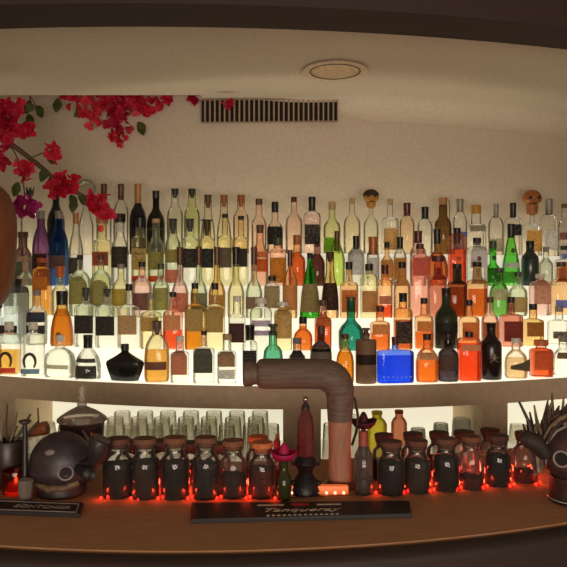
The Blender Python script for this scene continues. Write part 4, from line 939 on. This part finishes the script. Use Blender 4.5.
# ------------------------------------------------------------------ right end: skull mug with straw hair
t, r, h, hd_ = skull_mug('skull_mug', 'dark reddish skull mug with ringed eyes and straw hair at the right end', 577, 455, 1.985, 35, 0, '#3c2624', 0, -1)
eye(t, -.068, h + .004, r, h, .021, '#8a7a72', '#120c0c', 1); eye(t, .010, h + .004, r, h, .021, '#8a7a72', '#120c0c', 1)
m = MB(); m.tube([(-r * .95, -.02, h - .02), (-r * .98, -.02, h + r * .35), (-r * .70, -.03, h + r * .75), (-r * .2, -.03, h + r * 1.0), (r * .3, -.03, h + r * 1.0)], .005, 8); m.make('face_rim', mat_solid('#6a5c58', .5), t)
m = MB()
for i in range(9):
    m.ball((-.032 + i * .009, -.80 * r * (1 - .10 * abs(i - 4) / 4), h - r * .55), .006, 8, 6, (.8, .8, 1.3))
m.make('teeth', mat_solid('#8a7868', .6), t)
random.seed(11)
cols = ['#3c231f', '#5a4632', '#6e5c44', '#4a2a26', '#82705a', '#2e201a']
for i in range(46):
    f = (i / 45) ** 1.3; a = -.35 + 1.7 * f + random.uniform(-.08, .08)
    b0 = Vector((-r * 1.16 + r * 1.5 * f, -.01 + .03 * random.random(), h + r * (-.1 + 1.0 * math.sin(min(1, f * 1.5) * PI / 2))))
    L_ = random.uniform(.05, .10) * (1.25 if f < .5 else .85)
    d = Vector((math.sin(a) * .8, random.uniform(-.3, .3), 1.0)).normalized()
    p = [b0 - Vector((0, 0, .05 * (1 - f))), b0 + d * L_ * .5 + Vector((random.uniform(-.008, .008), 0, 0)), b0 + d * L_ + Vector((random.uniform(-.012, .02), 0, -.004))]
    m = MB(); m.tube(p, [.006, .0055, .0025], 6); m.make('hair_straw', mat_solid(cols[i % 6], .75, 0, .3, 80), t)
for i in range(30):     # straw lying over the crown, combed to the right
    f = i / 29; yy = random.uniform(-.05, .04); rr = r * random.uniform(1.0, 1.22); a0 = 2.75 - .9 * f + random.uniform(-.1, .1); a1 = a0 - random.uniform(.7, 1.2)
    p = []
    for k in range(5):
        a = a0 + (a1 - a0) * k / 4; q_ = rr * (1 + .10 * k / 4)
        p.append((q_ * math.cos(a), yy * (1 - .3 * k / 4), h + q_ * math.sin(a)))
    m = MB(); m.tube(p, [.004, .0055, .0055, .005, .002], 6); m.make('hair_straw', mat_solid(cols[(i * 5 + 1) % 6], .75, 0, .3, 80), t)
m = MB(); m.tube([(-r * .95, -.02, h + r * .05), (-r * 1.3, -.025, h + r * .42), (-r * 1.60, -.03, h + r * .55), (-r * 1.70, -.03, h + r * .52)], [.020, .026, .024, .014], 14); m.make('horn_cup', mat_solid('#2c2420', .5), t)
m = MB(); m.tube([(-r * 1.35, -.025, h + r * .5), (-r * 1.45, -.02, h + r * 1.0), (-r * 1.72, -.02, h + r * 1.55)], [.006, .005, .0035], 8); m.make('stirrer', mat_solid('#33291f', .5), t)
m = MB(); m.lathe([(0, r * .70), (.004, r * .78), (.010, r * .80), (.012, r * .66)], 28); m.make('base_plate', mat_solid('#1c1616', .3), t)
m = MB(); m.tube([(r * .80 * math.cos(a), r * .80 * math.sin(a), .011) for a in [2 * PI * i / 32 for i in range(32)]], .0016, 6, True); m.make('plate_rim', mat_solid('#b0a49c', .3), t)

# ------------------------------------------------------------------ turned wooden pendant at the left edge
y = 2.5; k = y / F; x = (-26 - CX) / F * y; z0 = (CY - 306) * k
t = thing('wooden_pendant', 'bulging orange-brown wooden pendant shade at the left edge', 'pendant lamp', (x, y, z0)); P = lambda v: (CY - v) * k - z0
m = MB(); m.lathe([(0, 26 * k), (P(296), 33 * k), (P(285), 37 * k), (P(262), 39.5 * k), (P(235), 40.5 * k), (P(215), 40 * k), (P(203), 37 * k), (P(194), 33 * k), (P(187), 27 * k), (P(183), 12 * k)], 40); m.make('wooden_shade', mat_wood('#6a381c', '#7c4626', .5, 10, (8, 8, 1)), t)
m = MB(); m.lathe([(-.02, 22 * k), (-.004, 27 * k), (-.0005, 26.5 * k)], 32); m.make('lower_rim', mat_solid('#2a1a14', .6), t)
m = MB(); m.tube([(0, 0, P(184)), (0, 0, ZC - z0)], .005, 8); m.make('cord', mat_solid('#241a14', .7), t)

# ------------------------------------------------------------------ bougainvillea
random.seed(5)
PINK = [mat_petal('#c01030', '#e0284a'), mat_petal('#a80f34', '#d02048'), mat_petal('#d21c38', '#e8405c')]
FUCH = mat_petal('#b01a70', '#cc3a90')
LEAF = mat_petal('#3a4424', '#55602f')
def cluster(parent, c, rad, n, mat, zmax=None, flat=.6):
    """a bunch of papery three-bract blossoms"""
    m = MB(); c = Vector(c)
    for i in range(n):
        o_ = Vector((random.gauss(0, .5), random.gauss(0, .5) * flat, random.gauss(0, .5)))
        if o_.length > 1: o_.normalize()
        p = c + o_ * rad; s = random.uniform(.020, .030)
        ax = (Vector((random.uniform(-1, 1), random.uniform(-1.4, .2), random.uniform(-1, .6)))).normalized()
        t1 = ax.orthogonal().normalized(); t2 = ax.cross(t1); ph = random.random() * 6.28
        for kq in range(3):
            a = ph + kq * 2.094; d = (t1 * math.cos(a) + t2 * math.sin(a)); s_ = ax.cross(d); rows = []
            for f in (0, .3, .6, .85, 1.0):
                wd = s * .62 * math.sin(PI * (.10 + .84 * f)) if f < 1 else s * .05
                cen = p + d * s * f * 1.1 + ax * s * (.5 * f - .15 * f * f)
                rows.append([cen + s_ * wd * q_ + ax * (abs(q_) * wd * .45) for q_ in (-1, -.35, .35, 1)])
            if zmax is not None:
                for row in rows:
                    for v_ in row: v_.z = min(v_.z, zmax)
            m.grid([[tuple(v_) for v_ in row] for row in rows])
    m.open = True
    return m.make('blossom_cluster', mat, parent)
def leaf(parent, p, d, s):
    m = MB(); d = Vector(d).normalized(); s_ = d.cross(Vector((0, 1, .2))).normalized(); u_ = s_.cross(d); rows = []
    for f in (0, .2, .5, .8, 1):
        wd = s * .4 * math.sin(PI * (.06 + .9 * f)); cen = Vector(p) + d * s * f - Vector((0, 0, .25 * s * f * f))
        rows.append([tuple(cen + s_ * wd * q_ + u_ * abs(q_) * wd * .3) for q_ in (-1, 0, 1)])
    m.grid(rows); m.open = True; m.make('leaf', LEAF, parent)
# the upper spray hangs down through the ceiling slot
vine = thing('bougainvillea_spray', 'red bougainvillea hanging from the ceiling slot above the bottles', 'flowering vine', (0, 0, 0))
YV = 3.93
def yslot(u): return min(3.96, YW + back_arc((u - CX) / F * 3.93) - .065)
def vp(u, v, d=None): return px(u, v, d if d else yslot(u))
m = MB(); m.tube([vp(58, 60), vp(88, 84), vp(110, 90), vp(140, 88), vp(170, 84), vp(200, 82)], .007, 8); m.make('branch', mat_solid('#3c2c1c', .8), vine)
for u, v, rp, n in ((95, 103, 10, 20), (110, 100, 12, 24), (124, 108, 13, 26), (118, 123, 11, 22), (92, 117, 9, 16), (120, 138, 8, 14), (134, 103, 11, 20), (147, 106, 10, 20), (165, 100, 7, 10), (72, 98, 8, 12), (116, 112, 9, 16)):
    cluster(vine, vp(u, v, yslot(u)), rp * YV / F * 1.15, n, PINK[int(u) % 3])
cluster(vine, vp(194, 98, 3.85), .028, 8, PINK[1], flat=.2)
for u0, v0, u1, v1 in ((106, 92, 112, 124), (110, 118, 120, 134), (28, 70, 30, 112), (30, 96, 36, 108)):
    m = MB(); m.tube([vp(u0, v0), vp((u0 + u1) / 2 + 1, (v0 + v1) / 2), vp(u1, v1)], .003, 6); m.make('twig', mat_solid('#3c2c1c', .8), vine)
for u, v, dx_, dz in ((58, 98, -.1, -1), (86, 110, -1, -.3), (138, 122, .6, -1), (28, 114, .3, -1), (36, 106, .5, -.6), (30, 100, -.3, -1)): leaf(vine, vp(u, v), (dx_, -.2, dz), .07)
cluster(vine, vp(229, 104, 3.74), .022, 5, PINK[1], zmax=ZC - .002, flat=.3)
# lower branch reaches in from the left in front of the top bottles
vine = thing('bougainvillea_branch', 'woody bougainvillea branch with red blossoms reaching in from the left', 'flowering vine', (0, 0, 0))
YB = 3.42
m = MB(); pts = [vp(-46, 92, 3.9), vp(-30, 115, 3.6), vp(0, 136, YB), vp(18, 149, YB), vp(36, 163, YB), vp(48, 173, YB), vp(62, 187, YB), vp(78, 194, YB), vp(90, 203, YB)]
m.tube(pts, [.012, .012, .013, .013, .012, .011, .009, .006, .004], 9); m.make('branch', mat_solid('#5a4630', .85, 0, .35, 90, bump=.6), vine)
for u, v, rp, n in ((2, 112, 11, 22), (13, 124, 10, 20), (3, 132, 10, 18), (24, 132, 8, 16), (14, 108, 8, 12), (55, 152, 8, 16), (24, 170, 9, 18), (60, 186, 11, 26), (70, 183, 7, 12), (96, 204, 10, 22), (103, 212, 8, 14), (0, 160, 7, 10), (4, 142, 7, 12)):
    cluster(vine, vp(u, v, YB - .02), rp * YB / F * 1.05, n, PINK[int(v) % 3])
cluster(vine, vp(25, 207, YB - .03), 11 * YB / F, 24, FUCH)
for u0, v0, u1, v1 in ((33, 157, 52, 153), (8, 142, 22, 168), (22, 168, 25, 200), (62, 186, 96, 202), (2, 137, 10, 115)):
    m = MB(); m.tube([vp(u0, v0, YB), vp((u0 + u1) / 2, (v0 + v1) / 2 - 2, YB - .01), vp(u1, v1, YB - .02)], .003, 6); m.make('twig', mat_solid('#4a3826', .8), vine)
for u, v, dx_, dz in ((47, 152, .6, -.8), (46, 168, -.4, -1), (50, 177, .2, -1), (70, 195, .6, -1), (78, 196, 1, -.6), (18, 182, -.3, -1), (28, 112, .4, 1), (74, 198, -.1, -1)): leaf(vine, vp(u, v, YB - .01), (dx_, -.2, dz), .06)
